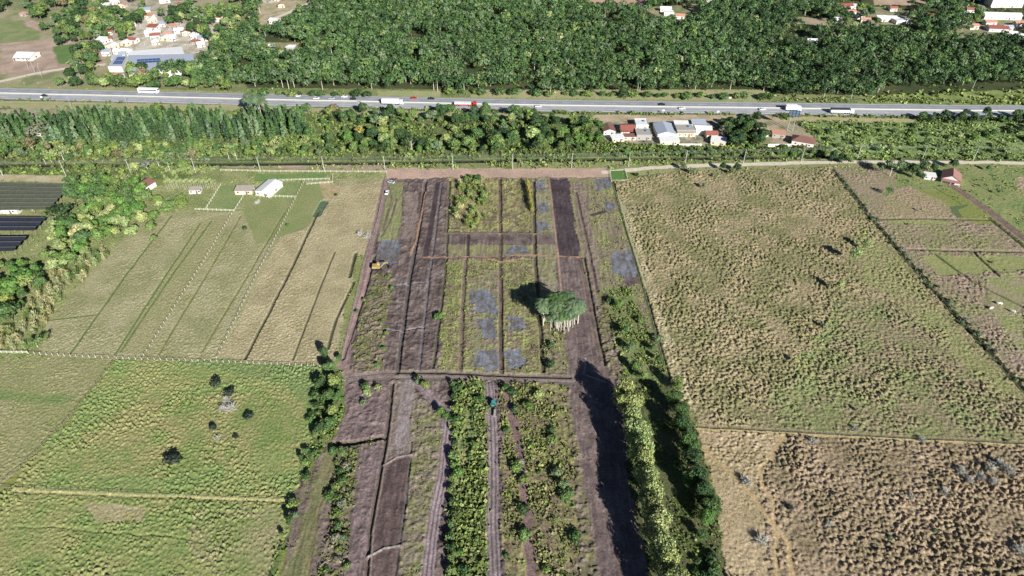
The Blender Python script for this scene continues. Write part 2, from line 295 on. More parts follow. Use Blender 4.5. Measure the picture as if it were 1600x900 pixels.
PLOT = GA([(604, 279), (955, 279), (990, 400), (1045, 590), (1010, 900), (1040, 1100), (425, 1100), (450, 800), (500, 660), (535, 585), (540, 540), (575, 405)])
def _st(x, y): return .6*vn(x*9, y, 7.0, 3)+.4*vn(x*4, y, 3.2, 6)
def land(X, Y):
    """colour (linear), tussock, clod, weed height, weed density, ditch depth, rut height at points"""
    n = len(X); col = np.tile(lin((128, 134, 76)), (n, 1)); tus = np.full(n, .15); clod = np.zeros(n); wh = np.full(n, .4); wd = np.full(n, .2)
    w1 = fbm(X, Y, 7.0, 1)-.5; w2 = fbm(X, Y, 7.0, 4)-.5; w3 = vn(X, Y, 1.3, 2)-.5; w4 = vn(X, Y, 1.3, 5)-.5
    fine = vn(X, Y, 1.1, 6)
    for poly, cols, ns, t, c, h, d, wob in P:
        m = inpoly(X+w1*3.0*wob+w3*.9*wob, Y+w2*3.0*wob+w4*.9*wob, poly)
        i = np.nonzero(m)[0]
        if len(i) == 0: continue
        q = np.clip((fbm(X[i], Y[i], ns, 2, 4)-.5)*2.6+.5+(fine[i]-.5)*.35, 0, 1)[:, None]
        col[i] = lin(tone(cols[0]))*(1-q)+lin(tone(cols[1]))*q; tus[i] = t; clod[i] = c; wh[i] = h; wd[i] = d
    dep = np.zeros(n); rut = np.zeros(n)
    pm = inpoly(X, Y, PLOT)
    if pm.any():
        i = np.nonzero(pm)[0]; xr = X[i]+(Y[i]-230)*(-X[i])*.0002
        st = (vn(xr, Y[i], 1, 1)*0+_st(xr, Y[i]))
        col[i] *= (1+(st-.5)*.55)[:, None]; dep0 = (st-.5)*.34
    else: i = None
    for line, w, dp, cols, rt, wob in Lw:
        D = pldist(X+w1*wob, Y+w2*wob, line, w+2.5); A = np.abs(D)
        soft = np.clip((w-A)/.5+.5, 0, 1); i = np.nonzero(soft > 0)[0]
        if len(i) == 0: continue
        s = soft[i][:, None]
        if cols is not None:
            q = np.clip((fbm(X[i], Y[i], 2.5, 3)-.5)*2.5+.5, 0, 1)[:, None]
            col[i] = col[i]*(1-s)+(lin(cols[0])*(1-q)+lin(cols[1])*q)*s
        if dp < 0: dep[i] = np.minimum(dep[i], dp*soft[i])
        else: dep[i] = np.maximum(dep[i], dp*soft[i])
        k = soft[i]; tus[i] *= 1-k; clod[i] *= 1-.8*k; wd[i] *= 1-k
        if rt: rut[i] = np.cos(D[i]*math.pi*2/(w*2/rt/1.0)*1.0)*.2*k if rt > 2 else -np.exp(-((A[i]-w*.5)/.35)**2)*.16*k
    if i is not None: pass
    if pm.any():
        j = np.nonzero(pm)[0]; rut[j] += dep0*(np.abs(dep[j]) < .01)
    # flat beds under the laid roads
    for line, w in BEDS:
        D = np.abs(pldist(X, Y, line, w+4)); f = np.clip((D-w)/1.5, 0, 1)
        tus *= f; clod *= f; dep *= f; rut *= f; wd = np.where(D < w+.5, 0, wd)
    return col, tus, clod, wh, wd, dep, rut
HW_TOP = [(-900, 116), (-400, 127), (0, 137), (400, 147.5), (800, 156), (1200, 161.5), (1600, 167), (2200, 175), (2800, 182)]
HW_BOT = [(-900, 139), (-400, 147.5), (0, 155.5), (400, 164), (800, 172.5), (1200, 178), (1600, 181.5), (2200, 187), (2800, 192)]
ht, hb = GA(HW_TOP), GA(HW_BOT); HWC = (ht+hb)/2; HWW = 9.2
DROAD = GA([(940, 270), (1000, 264), (1050, 260), (1130, 258), (1300, 253.5), (1420, 253), (1560, 254), (1700, 257), (2100, 263)])
VROAD = GA([(-200, 150), (0, 130), (28, 119), (70, 112), (125, 103.5), (165, 101)])
BEDS = [(HWC, HWW+.5), (DROAD, 2.0), (VROAD, 2.6)]

def mound(X, Y):
    SZ = np.clip((X+40)/60, 0, 1)                                    # the left pastures carry only the smaller tussocks
    SZ = np.where(Y > 380, .6, SZ)
    xs_, ys_ = X+.7*(vn(X, Y, 2.4, 1)-.5), Y+.7*(vn(X, Y, 2.4, 3)-.5)
    d1, v1 = cells(xs_, ys_, 2.0, 0); d2, v2 = cells(xs_*1.05+40, ys_*.9, 1.35, 4)
    return np.maximum(np.clip(1.75-3.9*d1, 0, 1)*(.5+.65*v1)*(SZ if SZ is not None else 1), np.clip(1.55-3.6*d2, 0, 1)*(.35+.6*v2))
def height(X, Y, tus, clod, dep, rut):
    t1 = mound(X, Y)
    patch = np.clip(fbm(X, Y, 11, 5)*2.4-.3, .4, 1.2)*np.clip(fbm(X, Y, 34, 2, 3)*5-1.2, .62, 1.05)
    c1 = fbm(X, Y, 1.6, 6, 3); cl = np.clip((c1-.42)*3.2, 0, 1.2)
    base = (fbm(X, Y, 60, 2, 3)-.5)*.8
    sm = (vn(X, Y, .9, 5)-.5)*.06
    return base*0.6+tus*t1*patch+clod*cl+dep+rut+sm*(np.abs(dep) < .01)*(tus > 0)
def ground_z(x, y):
    return float(((fbm(np.array([x]), np.array([y]), 60, 2, 3)-.5)*.8*.6)[0])

def axis(segs):
    out = [segs[0][0]]
    for a, b, s in segs:
        n = max(1, int(round((b-a)/s))); out += list(a+(b-a)*(np.arange(n)+1)/n)
    return np.array(out)
def grow(a, b, s0, r=1.35):
    out = [a]; s = s0
    while out[-1] < b: out.append(out[-1]+s); s *= r
    return out
xc = axis([(-320, -235, .62), (-235, 235, .34), (235, 320, .62), (320, 540, 1.3)]); 
xr = np.array(grow(540, 6000, 3)); xl2 = -axis([(320, 540, 1.3)])[::-1]
xs = np.unique(np.round(np.concatenate([-xr[::-1], xl2, xc, xr]), 4))
yc = axis([(70, 230, .31), (230, 375, .50), (375, 480, .9), (480, 720, 1.6)])
ys = np.unique(np.round(np.concatenate([-np.array(grow(-70, 2000, 4))[::-1], yc, np.array(grow(720, 9000, 4))]), 4))
XX, YY = np.meshgrid(xs, ys, indexing='xy'); X = XX.ravel(); Y = YY.ravel()

# ------------------------------------------------------------------ mesh helpers
def mesh_np(name, V, Fq, colr=None, mat=None, smooth=False, mats=None, midx=None):
    me = bpy.data.meshes.new(name); V = np.asarray(V, np.float32); Fq = np.asarray(Fq, np.int32); k = Fq.shape[1]
    me.vertices.add(len(V)); me.vertices.foreach_set('co', V.ravel())
    me.loops.add(Fq.size); me.loops.foreach_set('vertex_index', Fq.ravel())
    me.polygons.add(len(Fq)); me.polygons.foreach_set('loop_start', np.arange(len(Fq), dtype=np.int32)*k)
    me.polygons.foreach_set('loop_total', np.full(len(Fq), k, np.int32))
    me.update(calc_edges=True)
    if colr is not None:
        at = me.color_attributes.new('tint', 'FLOAT_COLOR', 'POINT')
        c4 = np.ones((len(V), 4), np.float32); c4[:, :3] = colr; at.data.foreach_set('color', c4.ravel())
    if mat: me.materials.append(mat)
    for m in mats or (): me.materials.append(m)
    if midx is not None: me.polygons.foreach_set('material_index', np.asarray(midx, np.int32))
    if smooth: me.polygons.foreach_set('use_smooth', np.ones(len(Fq), bool))
    return me
def link(name, me, parent=None, loc=None, rz=0.0):
    o = bpy.data.objects.new(name, me); COL.objects.link(o)
    if parent: o.parent = parent
    if loc is not None: o.location = loc
    if rz: o.rotation_euler = (0, 0, rz)
    return o
def tag(o, label, cat, group=None, kind=None):
    if label: o['label'] = label
    if cat: o['category'] = cat
    if group: o['group'] = group
    if kind: o['kind'] = kind
    return o
def struct(o): o['kind'] = 'structure'; return o
def empty(name, loc, rz=0.0):
    o = bpy.data.objects.new(name, None); COL.objects.link(o); o.location = loc; o.rotation_euler = (0, 0, rz); o.empty_display_size = .5; return o

class MB:
    def __init__(s): s.v = []; s.f = []; s.m = []
    def poly(s, pts, m=0):
        b = len(s.v); s.v += [tuple(p) for p in pts]; s.f.append(tuple(range(b, b+len(pts)))); s.m.append(m)
    def box(s, c, d, rz=0.0, m=0, taper=0.0):
        cx, cy, cz = c; x, y, z = d[0]/2, d[1]/2, d[2]/2; b = len(s.v); co, si = math.cos(rz), math.sin(rz)
        for k in (-1, 1):
            t = 1-taper if k > 0 else 1
            for i, j in ((-1, -1), (1, -1), (1, 1), (-1, 1)):
                px_, py_ = i*x*t, j*y*t; s.v.append((cx+px_*co-py_*si, cy+px_*si+py_*co, cz+k*z))
        for f in ((0, 3, 2, 1), (4, 5, 6, 7), (0, 1, 5, 4), (1, 2, 6, 5), (2, 3, 7, 6), (3, 0, 4, 7)):
            s.f.append(tuple(b+q for q in f)); s.m.append(m)
        return s
    def prism(s, prof, y0, y1, m=0):                                 # profile in x,z extruded along y
        b = len(s.v); n = len(prof)
        s.v += [(x, y0, z) for x, z in prof]+[(x, y1, z) for x, z in prof]
        s.f.append(tuple(range(b, b+n))); s.m.append(m); s.f.append(tuple(range(b+2*n-1, b+n-1, -1))); s.m.append(m)
        for i in range(n):
            j = (i+1) % n; s.f.append((b+j, b+i, b+n+i, b+n+j)); s.m.append(m)
        return s
    def tube(s, pts, rad, n=6, m=0, cap=True):
        pts = [Vector(p) for p in pts]; rings = []
        for i, p in enumerate(pts):
            d = (pts[min(i+1, len(pts)-1)]-pts[max(i-1, 0)]).normalized()
            a = d.orthogonal().normalized() if abs(d.z) < .9 else Vector((1, 0, 0)); a = (a-d*a.dot(d)).normalized(); c = d.cross(a)
            r = rad[i] if isinstance(rad, (list, tuple)) else rad; b = len(s.v); rings.append(b)
            for q in range(n):
                t = 2*math.pi*q/n; s.v.append(tuple(p+a*math.cos(t)*r+c*math.sin(t)*r))
        for i in range(len(rings)-1):
            for q in range(n):
                w = (q+1) % n; s.f.append((rings[i]+q, rings[i]+w, rings[i+1]+w, rings[i+1]+q)); s.m.append(m)
        if cap:
            s.f.append(tuple(rings[0]+q for q in reversed(range(n)))); s.m.append(m); s.f.append(tuple(rings[-1]+q for q in range(n))); s.m.append(m)
        return s
    def mesh(s, name, *mats):
        me = bpy.data.meshes.new(name); me.from_pydata(s.v, [], s.f)
        for m in mats: me.materials.append(m)
        if len(mats) > 1: me.polygons.foreach_set('material_index', s.m)
        me.update(); return me

# ------------------------------------------------------------------ materials
def mat(name, rgb, rough=.8, var=.18, scale=1.5, bump=0.0, spec=.3, metal=0.0, srgb=True):
    m = bpy.data.materials.new(name); m.use_nodes = True; nt = m.node_tree; b = nt.nodes['Principled BSDF']
    c = lin(rgb)*K if srgb else np.array(rgb)
    tc = nt.nodes.new('ShaderNodeTexCoord'); nz = nt.nodes.new('ShaderNodeTexNoise'); nz.inputs['Scale'].default_value = scale; nz.inputs['Detail'].default_value = 4
    nt.links.new(tc.outputs['Object'], nz.inputs['Vector'])
    r = nt.nodes.new('ShaderNodeValToRGB'); r.color_ramp.elements[0].position = .3; r.color_ramp.elements[1].position = .7
    r.color_ramp.elements[0].color = (*(c*(1-var)), 1); r.color_ramp.elements[1].color = (*np.minimum(c*(1+var), .9), 1)
    nt.links.new(nz.outputs['Fac'], r.inputs['Fac']); nt.links.new(r.outputs['Color'], b.inputs['Base Color'])
    b.inputs['Roughness'].default_value = rough; b.inputs['Specular IOR Level'].default_value = spec; b.inputs['Metallic'].default_value = metal
    if bump:
        bp = nt.nodes.new('ShaderNodeBump'); bp.inputs['Strength'].default_value = bump; bp.inputs['Distance'].default_value = .1
        nt.links.new(nz.outputs['Fac'], bp.inputs['Height']); nt.links.new(bp.outputs['Normal'], b.inputs['Normal'])
    return m
def tint_mat(name, ground=False, rough=.9):
    m = bpy.data.materials.new(name); m.use_nodes = True; nt = m.node_tree; b = nt.nodes['Principled BSDF']
    a = nt.nodes.new('ShaderNodeAttribute'); a.attribute_name = 'tint'
    geo = nt.nodes.new('ShaderNodeNewGeometry'); mx = nt.nodes.new('ShaderNodeMix'); mx.data_type = 'RGBA'; mx.blend_type = 'MULTIPLY'; mx.inputs[0].default_value = 1
    nz = nt.nodes.new('ShaderNodeTexNoise'); nz.inputs['Scale'].default_value = 1.5 if ground else .8; nz.inputs['Detail'].default_value = 5; nz.inputs['Roughness'].default_value = .7
    nt.links.new(geo.outputs['Position'], nz.inputs['Vector'])
    r = nt.nodes.new('ShaderNodeMapRange'); r.inputs[1].default_value = .28; r.inputs[2].default_value = .72; r.inputs[3].default_value = .40 if ground else .7; r.inputs[4].default_value = 1.56 if ground else 1.3
    nt.links.new(nz.outputs['Fac'], r.inputs[0]); nt.links.new(a.outputs['Color'], mx.inputs[6]); nt.links.new(r.outputs[0], mx.inputs[7])
    nt.links.new(mx.outputs[2], b.inputs['Base Color']); b.inputs['Roughness'].default_value = rough; b.inputs['Specular IOR Level'].default_value = .15
    if ground:
        bp = nt.nodes.new('ShaderNodeBump'); bp.inputs['Strength'].default_value = .7; bp.inputs['Distance'].default_value = .12
        nt.links.new(nz.outputs['Fac'], bp.inputs['Height']); nt.links.new(bp.outputs['Normal'], b.inputs['Normal'])
    return m
def leaf_mat():
    m = bpy.data.materials.new('foliage'); m.use_nodes = True; nt = m.node_tree; b = nt.nodes['Principled BSDF']; out = nt.nodes['Material Output']
    oi = nt.nodes.new('ShaderNodeObjectInfo'); a = nt.nodes.new('ShaderNodeAttribute'); a.attribute_name = 'tint'
    mx = nt.nodes.new('ShaderNodeMix'); mx.data_type = 'RGBA'; mx.blend_type = 'MULTIPLY'; mx.inputs[0].default_value = 1
    nt.links.new(oi.outputs['Color'], mx.inputs[6]); nt.links.new(a.outputs['Color'], mx.inputs[7])
    nt.links.new(mx.outputs[2], b.inputs['Base Color']); b.inputs['Roughness'].default_value = .6; b.inputs['Specular IOR Level'].default_value = .25
    tr = nt.nodes.new('ShaderNodeBsdfTranslucent'); nt.links.new(mx.outputs[2], tr.inputs[0])
    ms = nt.nodes.new('ShaderNodeMixShader'); ms.inputs[0].default_value = .12
    nt.links.new(b.outputs[0], ms.inputs[1]); nt.links.new(tr.outputs[0], ms.inputs[2]); nt.links.new(ms.outputs[0], out.inputs[0])
    return m
M_GROUND = tint_mat('soil_and_grass', True); M_WEED = tint_mat('weeds'); M_LEAF = leaf_mat()
M_BARK = mat('bark', (120, 108, 92), var=.3, scale=3); M_PALE = mat('pale_bark', (205, 200, 180), var=.15, scale=2)
M_WOOD = mat('weathered_wood', (150, 140, 120), var=.25); M_POST = mat('whitewashed_post', (215, 210, 190), var=.1); M_CONC = mat('concrete', (188, 187, 180), var=.1)
M_WHITE = mat('white_paint', (226, 221, 212), var=.14, rough=.6); M_CREAM = mat('cream_wall', (220, 208, 180), var=.08); M_GREYW = mat('grey_render', (165, 162, 155), var=.12)
M_ROOFW = mat('white_metal_roof', (222, 222, 220), var=.13, rough=.45); M_ROOFG = mat('grey_metal_roof', (168, 176, 188), var=.1, rough=.45); M_FIBRE = mat('fibre_cement_roof', (170, 160, 150), var=.15)
M_CLAY = mat('clay_tile', (150, 92, 80), var=.2, scale=2.5); M_CLAYD = mat('old_clay_tile', (128, 92, 82), var=.22, scale=2.5); M_CLAYP = mat('faded_clay_tile', (186, 138, 118), var=.18, scale=2.5)
M_DARK = mat('dark_opening', (40, 42, 46), var=.1); M_GLASS = mat('dark_glass', (48, 58, 70), rough=.15, var=.1, spec=.6); M_TYRE = mat('tyre', (38, 38, 40), var=.1)
M_RED = mat('red_paint', (190, 52, 44), rough=.4, var=.05, spec=.5); M_CARW = mat('white_car_paint', (240, 240, 240), rough=.35, var=.02, spec=.5); M_CARD = mat('dark_car_paint', (44, 46, 54), rough=.3, var=.05, spec=.5)
M_SILV = mat('silver_car_paint', (190, 194, 200), rough=.3, var=.03, spec=.5); M_YEL = mat('yellow_machine_paint', (170, 148, 98), rough=.5, var=.1); M_TARP = mat('dark_tarpaulin', (52, 56, 62), var=.12)
M_PVBLUE = mat('solar_cell', (52, 82, 132), rough=.2, var=.06, spec=.6); M_NET2 = mat('blue_shade_net', (34, 40, 54), var=.25, scale=1.0); M_NET = mat('shade_net', (70, 76, 64), var=.25, scale=1.0); M_METAL = mat('galvanised_metal', (170, 172, 174), rough=.4, var=.08); M_TEAL = mat('teal_paint', (70, 150, 140), rough=.5)
M_COWHIDE = mat('pale_hide', (232, 226, 214), var=.06); M_BLUEP = mat('blue_sheet', (90, 130, 170), var=.1)

# ------------------------------------------------------------------ ground
col, tus, clod, wh, wd, dep, rut = land(X, Y)
near = (np.abs(X) < 420) & (Y > 60) & (Y < 520)
Z = np.where(near, height(X, Y, tus, clod, dep, rut), (fbm(X, Y, 60, 2, 3)-.5)*.8*.6+dep)
fadeb = np.ones(len(X))
for line, w in BEDS:
    pass
nx, ny = len(xs), len(ys)
idx = np.arange(nx*ny, dtype=np.int32).reshape(ny, nx)
Fq = np.stack([idx[:-1, :-1].ravel(), idx[:-1, 1:].ravel(), idx[1:, 1:].ravel(), idx[1:, :-1].ravel()], 1)
g = link('ground', mesh_np('ground', np.stack([X, Y, Z], 1), Fq, col*K, M_GROUND, smooth=True)); struct(g)
print('ground verts', len(X))

# ------------------------------------------------------------------ roads (sheets laid on the ground)
def gz(pts):
    pts = np.asarray(pts); return (fbm(pts[:, 0], pts[:, 1], 60, 2, 3)-.5)*.48
def resample(line, step):
    out = [line[0]]
    for a, b in zip(line[:-1], line[1:]):
        n = max(1, int(np.hypot(*(b-a))/step)); out += [a+(b-a)*(k+1)/n for k in range(n)]
    return np.array(out)
def smooth_line(l, it=3):
    l = l.copy()
    for _ in range(it): l[1:-1] = (l[:-2]+2*l[1:-1]+l[2:])/4
    return l
def ribbon(line, o0, o1, lift, step=3.0, dash=None, wob=0.0, thick=0.0):
    L = resample(np.asarray(line), step); T = np.gradient(L, axis=0); T /= np.hypot(T[:, 0], T[:, 1])[:, None]; Nn = np.stack([-T[:, 1], T[:, 0]], 1)
    e0 = (vn(L[:, 0], L[:, 1], 5, 1)-.5)*wob; e1 = (vn(L[:, 0], L[:, 1], 5, 4)-.5)*wob
    A = L+Nn*(o0+e0)[:, None] if wob else L+Nn*o0; B = L+Nn*(o1+e1)[:, None] if wob else L+Nn*o1
    z = gz(L)+lift; V = np.concatenate([np.c_[A, z], np.c_[B, z]]); n = len(L); f = []
    for i in range(n-1):
        if dash and (i*step) % (dash[0]+dash[1]) >= dash[0]: continue
        f.append((i, i+1, n+i+1, n+i))
    f = np.array(f)[:, ::-1] if o0 < o1 else np.array(f)
    return V, f
def rib_obj(name, line, o0, o1, lift, m, **k):
    V, f = ribbon(line, o0, o1, lift, **k); return struct(link(name, mesh_np(name, V, f, mat=m)))
HL = smooth_line(resample(HWC, 12))
M_ASPH = mat('asphalt', (176, 178, 182), var=.10, scale=.25); M_WEAR = mat('worn_asphalt', (132, 134, 140), var=.2, scale=.12); M_ASPH2 = mat('older_asphalt', (154, 158, 166), var=.12, scale=.25); M_LINE = mat('road_marking', (228, 228, 224), var=.1, scale=2)
M_DIRT = mat('packed_dirt', (206, 196, 176), var=.12, scale=.5, bump=.3); M_SHOULD = mat('road_shoulder', (150, 146, 134), var=.12, scale=.5)
rib_obj('road_shoulder', HL, -HWW-.6, HWW+.6, .06, M_SHOULD, wob=.8)
rib_obj('highway', HL, -HWW, -.9, .10, M_ASPH); rib_obj('highway', HL, .9, HWW, .10, M_ASPH2); rib_obj('median_strip', HL, -.9, .9, .104, M_SHOULD)
for a, b, d in ((-8.5, -8.3, None), (-1.5, -1.3, None), (8.3, 8.5, None), (1.3, 1.5, None), (-5.0, -4.8, (6, 9)), (4.8, 5.0, (6, 9))):
    rib_obj('lane_marking', HL, a, b, .114, M_LINE, dash=d)
for a in (-7.4, -5.9, -3.9, -2.3, 2.3, 3.9, 5.9, 7.4): rib_obj('tyre_wear', HL, a-.3, a+.3, .109, M_WEAR, wob=.35)
V = []; L = resample(HL, 3); b = MB()
for i in range(len(L)-1):
    d = L[i+1]-L[i]; a = math.atan2(d[1], d[0]); c = (L[i]+L[i+1])/2
    if abs(c[0]) < 900: b.box((c[0], c[1], float(gz([c])[0])+.5), (np.hypot(*d)+.02, .32, .8), a, taper=.0)
o = link('median_barrier', b.mesh('median_barrier', M_CONC)); tag(o, 'long low concrete barrier between the two carriageways of the highway', 'barrier')
rib_obj('dirt_road', smooth_line(resample(DROAD, 8)), -1.9, 1.9, .07, M_DIRT, wob=1.2)
rib_obj('village_road', smooth_line(resample(VROAD, 8)), -2.4, 2.4, .07, M_DIRT, wob=.8)
rib_obj('side_road', resample(GA([(1530, -10), (1536, 20), (1545, 55)]), 5), -3, 3, .07, M_SHOULD, wob=.5)
rib_obj('side_road', resample(GA([(488, 3), (445, 22), (420, 32)]), 5), -2.5, 2.5, .07, M_DIRT, wob=.5)
rib_obj('side_road', resample(GA([(-20, 128), (-120, 126)]), 5), -2.5, 2.5, .07, M_DIRT, wob=.5)

# ------------------------------------------------------------------ ground cover
def in_view(x, y, mx=25):
    dep_ = y*cp_+H*sp_; return np.abs(x) < dep_*800/F+mx
def cards(C, s, tilt, tint, up=.0, n_dir=None, asp=1.0, rng=RNG):
    """rhombic leaf-clump faces: centres C, half sizes s, normals n_dir"""
    n = len(C); r = rng.normal(size=(n, 3))
    N = r if n_dir is None else n_dir+r*tilt
    N /= np.linalg.norm(N, axis=1)[:, None]+1e-9
    q = rng.normal(size=(n, 3)); A = np.cross(N, q); A /= np.linalg.norm(A, axis=1)[:, None]+1e-9; B = np.cross(N, A)
    s = s[:, None]; fo = N*s*rng.uniform(-.35, .35, (n, 1))
    V = np.stack([C-A*s, C-B*s*asp+fo, C+A*s, C+B*s*asp+fo], 1).reshape(-1, 3)
    return V, np.arange(4*n, dtype=np.int32).reshape(-1, 4), np.repeat(tint, 4, 0)
def scatter_cover(y0, y1, sp, nm, k_cards, sc, use_tus, lab, cat, seed):
    rng = np.random.default_rng(seed)
    gx, gy = np.meshgrid(np.arange(-600, 600, sp), np.arange(y0, y1, sp)); x = gx.ravel()+rng.uniform(-.5, .5, gx.size)*sp; y = gy.ravel()+rng.uniform(-.5, .5, gx.size)*sp
    m = in_view(x, y); x, y = x[m], y[m]
    c, t, cl, h, d, dp, rt = land(x, y)
    pat = np.clip(fbm(x, y, 6, 3)*3-1, .1, 1.5)
    if use_tus:
        mo = mound(x, y); keep = (rng.random(len(x)) < np.clip(t*1.6, 0, .97))*(t > .28)*(mo > .3)
        x, y, c, t, h, mo = x[keep], y[keep], c[keep], t[keep], h[keep], mo[keep]; mo = mo*np.clip(fbm(x, y, 11, 5)*2.4-.3, .4, 1.2)*np.clip(fbm(x, y, 34, 2, 3)*5-1.2, .62, 1.05); keep = np.ones(len(x), bool)
    else: keep = rng.random(len(x)) < d*pat
    x, y, c, t, h = x[keep], y[keep], c[keep], t[keep], h[keep]
    if len(x) == 0: return
    hh = (.2+.3*mo)*np.minimum(t*1.4, 1) if use_tus else h*rng.uniform(.4, 1.3, len(x))*1.1
    z0 = gz(np.c_[x, y])+(.8*t*mo if use_tus else 0)
    n = len(x); rep = k_cards
    C = np.repeat(np.c_[x, y, z0], rep, 0)+rng.normal(size=(n*rep, 3))*np.array([1, 1, 0])*np.repeat(np.maximum(hh, .35)*.55*sc, rep)[:, None]
    C[:, 2] += rng.uniform(.1, 1, n*rep)*np.repeat(hh, rep)
    s = np.repeat(np.maximum(hh, .3), rep)*rng.uniform(.25, .6, n*rep)*sc
    if use_tus: tn = np.repeat(c*rng.uniform(.8, 1.3, (n, 1))*np.array([1.08, 1.03, .95]), rep, 0)*rng.uniform(.8, 1.2, (n*rep, 1))
    else:
        gmix = rng.random((n, 1)); green = lin((104, 124, 58)); base = c*gmix+green*(1-gmix)
        tn = np.repeat(base*rng.uniform(.65, 1.45, (n, 1)), rep, 0)*rng.uniform(.75, 1.25, (n*rep, 1))
    nd = np.tile([0.1, -.2, .7], (n*rep, 1))
    V, f, tt = cards(C, s, .9, tn, n_dir=nd, rng=rng)
    o = link(nm, mesh_np(nm, V, f, tt*K, M_WEED)); tag(o, lab, cat, kind='stuff'); print(nm, n)
scatter_cover(88, 290, .8, 'tussock_grass', 4, .85, True, 'dry tan tussock grass covering the nearer pastures', 'grass', 1)
scatter_cover(290, 385, 1.1, 'tussock_grass', 4, 1.0, True, 'dry tan tussock grass covering the farther end of the right pasture', 'grass', 2)
scatter_cover(88, 290, .85, 'weeds', 5, 1.0, False, 'low green weeds and scrub between the ditches and tracks of the cleared plot', 'weeds', 3)
scatter_cover(290, 460, 1.5, 'weeds', 5, 1.35, False, 'rough green undergrowth between the dirt road and the highway', 'weeds', 4)
scatter_cover(460, 720, 3.2, 'weeds', 4, 1.9, False, 'rough green undergrowth beyond the highway', 'weeds', 5)

# ------------------------------------------------------------------ trees
def crown_mesh(name, lobes, n, s, rng, tilt=.4, fill=.25, droop=0.0, mat_=None, var=.35):
    lobes = np.array(lobes, float); w = (lobes[:, 3]*lobes[:, 4]+lobes[:, 3]*lobes[:, 5]); w /= w.sum()
    li = rng.choice(len(lobes), n, p=w); L = lobes[li]
    d = rng.normal(size=(n, 3)); d /= np.linalg.norm(d, axis=1)[:, None]
    d[:, 2] = np.where(d[:, 2] < -.45, -d[:, 2], d[:, 2])
    rr = np.where(rng.random(n) < fill, rng.uniform(.3, .8, n), rng.uniform(.82, 1.08, n))[:, None]
    C = L[:, :3]+d*L[:, 3:6]*rr; C[:, 2] -= droop*(rng.random(n))
    nrm = d/L[:, 3:6]; nrm /= np.linalg.norm(nrm, axis=1)[:, None]
    lobv = rng.uniform(.8, 1.2, len(lobes))[li]
    t = (rng.uniform(1-var, 1+var, n)*lobv)[:, None]*np.ones((1, 3)); t[:, 0] *= rng.uniform(.88, 1.15, n); t[:, 2] *= rng.uniform(.8, 1.1, n)
    V, f, tt = cards(C, s*rng.uniform(.6, 1.3, n), tilt, t, n_dir=nrm, rng=rng)
    return mesh_np(name, V, f, tt, mat_ or M_LEAF)
def lobes_for(R_, h0, h1, k, rng, flat=1.0):
    out = [(0, 0, (h0+h1)/2, R_*.72, R_*.72, (h1-h0)*.5)]
    for i in range(k):
        a = rng.uniform(0, 6.28); r = R_*rng.uniform(.35, .75); q = R_*rng.uniform(.32, .52)
        z = h0+(h1-h0)*rng.uniform(.25, .85)
        out.append((r*math.cos(a), r*math.sin(a), z, q, q, q*.85*flat))
    return out
def trunk_mesh(name, h, r, rng, limbs=4, m=None, spread=1.6, lean=.3):
    b = MB(); top = Vector((rng.uniform(-lean, lean), rng.uniform(-lean, lean), h))
    b.tube([(0, 0, -.3), (top.x*.3, top.y*.3, h*.4), tuple(top)], [r, r*.75, r*.4], 6)
    for i in range(limbs):
        a = rng.uniform(0, 6.28); z = h*rng.uniform(.45, .85); p = Vector((top.x*z/h, top.y*z/h, z))
        e = p+Vector((math.cos(a)*spread, math.sin(a)*spread, h*rng.uniform(.25, .5))); mid = (p+e)/2+Vector((0, 0, -.15))
        b.tube([p, mid, e], [r*.45, r*.3, r*.12], 4, cap=False)
    return b.mesh(name, m or M_BARK)
rg = np.random.default_rng(21)
BROAD = []                                                          # (crown, trunk, height, radius)
for i in range(7):
    R_ = rg.uniform(2.7, 3.5); h = rg.uniform(6.8, 8.2)
    BROAD.append((crown_mesh('crown', lobes_for(R_, h*.28, h, 7, rg), 800, .36, rg), trunk_mesh('trunk', h*.6, .2, rg, spread=R_*.5), h, R_))
DENSE = []                                                          # near trees, finer foliage
for i in range(6):
    R_ = rg.uniform(3.9, 4.6); h = rg.uniform(10.5, 12)
    DENSE.append((crown_mesh('crown', lobes_for(R_, h*.15, h, 12, rg), 3800, .25, rg, tilt=.7, fill=.35), trunk_mesh('trunk', h*.65, .28, rg, 6, spread=R_*.5), h, R_))
OPEN_ = []
for i in range(4):
    R_ = rg.uniform(3.2, 4.2); h = rg.uniform(7, 8.5); lb = lobes_for(R_, h*.45, h, 9, rg)[1:]
    OPEN_.append((crown_mesh('crown', lb, 330, .36, rg, fill=.5), trunk_mesh('trunk', h*.7, .2, rg, 7, M_PALE, spread=R_*.55), h, R_))
SLIM = []
for i in range(3):
    h = 7.0; lb = [(0, 0, z, 1.1-.06*z, 1.1-.06*z, 1.0) for z in (2, 3.2, 4.4, 5.6, 6.4)]
    SLIM.append((crown_mesh('crown', lb, 230, .3, rg, fill=.5), trunk_mesh('trunk', h*.8, .12, rg, 5, spread=.7), h, 1.2))
SHRUB = []
for i in range(5):
    R_ = 1.6; SHRUB.append((crown_mesh('shrub', lobes_for(R_, -.3, 2.3, 5, rg), 340, .22, rg), None, 2.4, R_))
CONIF = []
for i in range(4):
    n = 230; h = 11.0; t = rg.random(n)**.8; z = 1+t*(h-1); r = 1.5*(1-t)**.75+.12; a = rg.uniform(0, 6.28, n)
    C = np.c_[np.cos(a)*r, np.sin(a)*r, z]; nd = np.c_[np.cos(a), np.sin(a), np.full(n, .35)]
    V, f, tt = cards(C, rg.uniform(.3, .6, n), .5, rg.uniform(.6, 1.4, (n, 1))*np.ones((1, 3)), n_dir=nd, asp=1.5, rng=rg)
    CONIF.append((mesh_np('crown', V, f, tt, M_LEAF), trunk_mesh('trunk', h*.9, .16, rg, 0, lean=.1), h, 1.5))
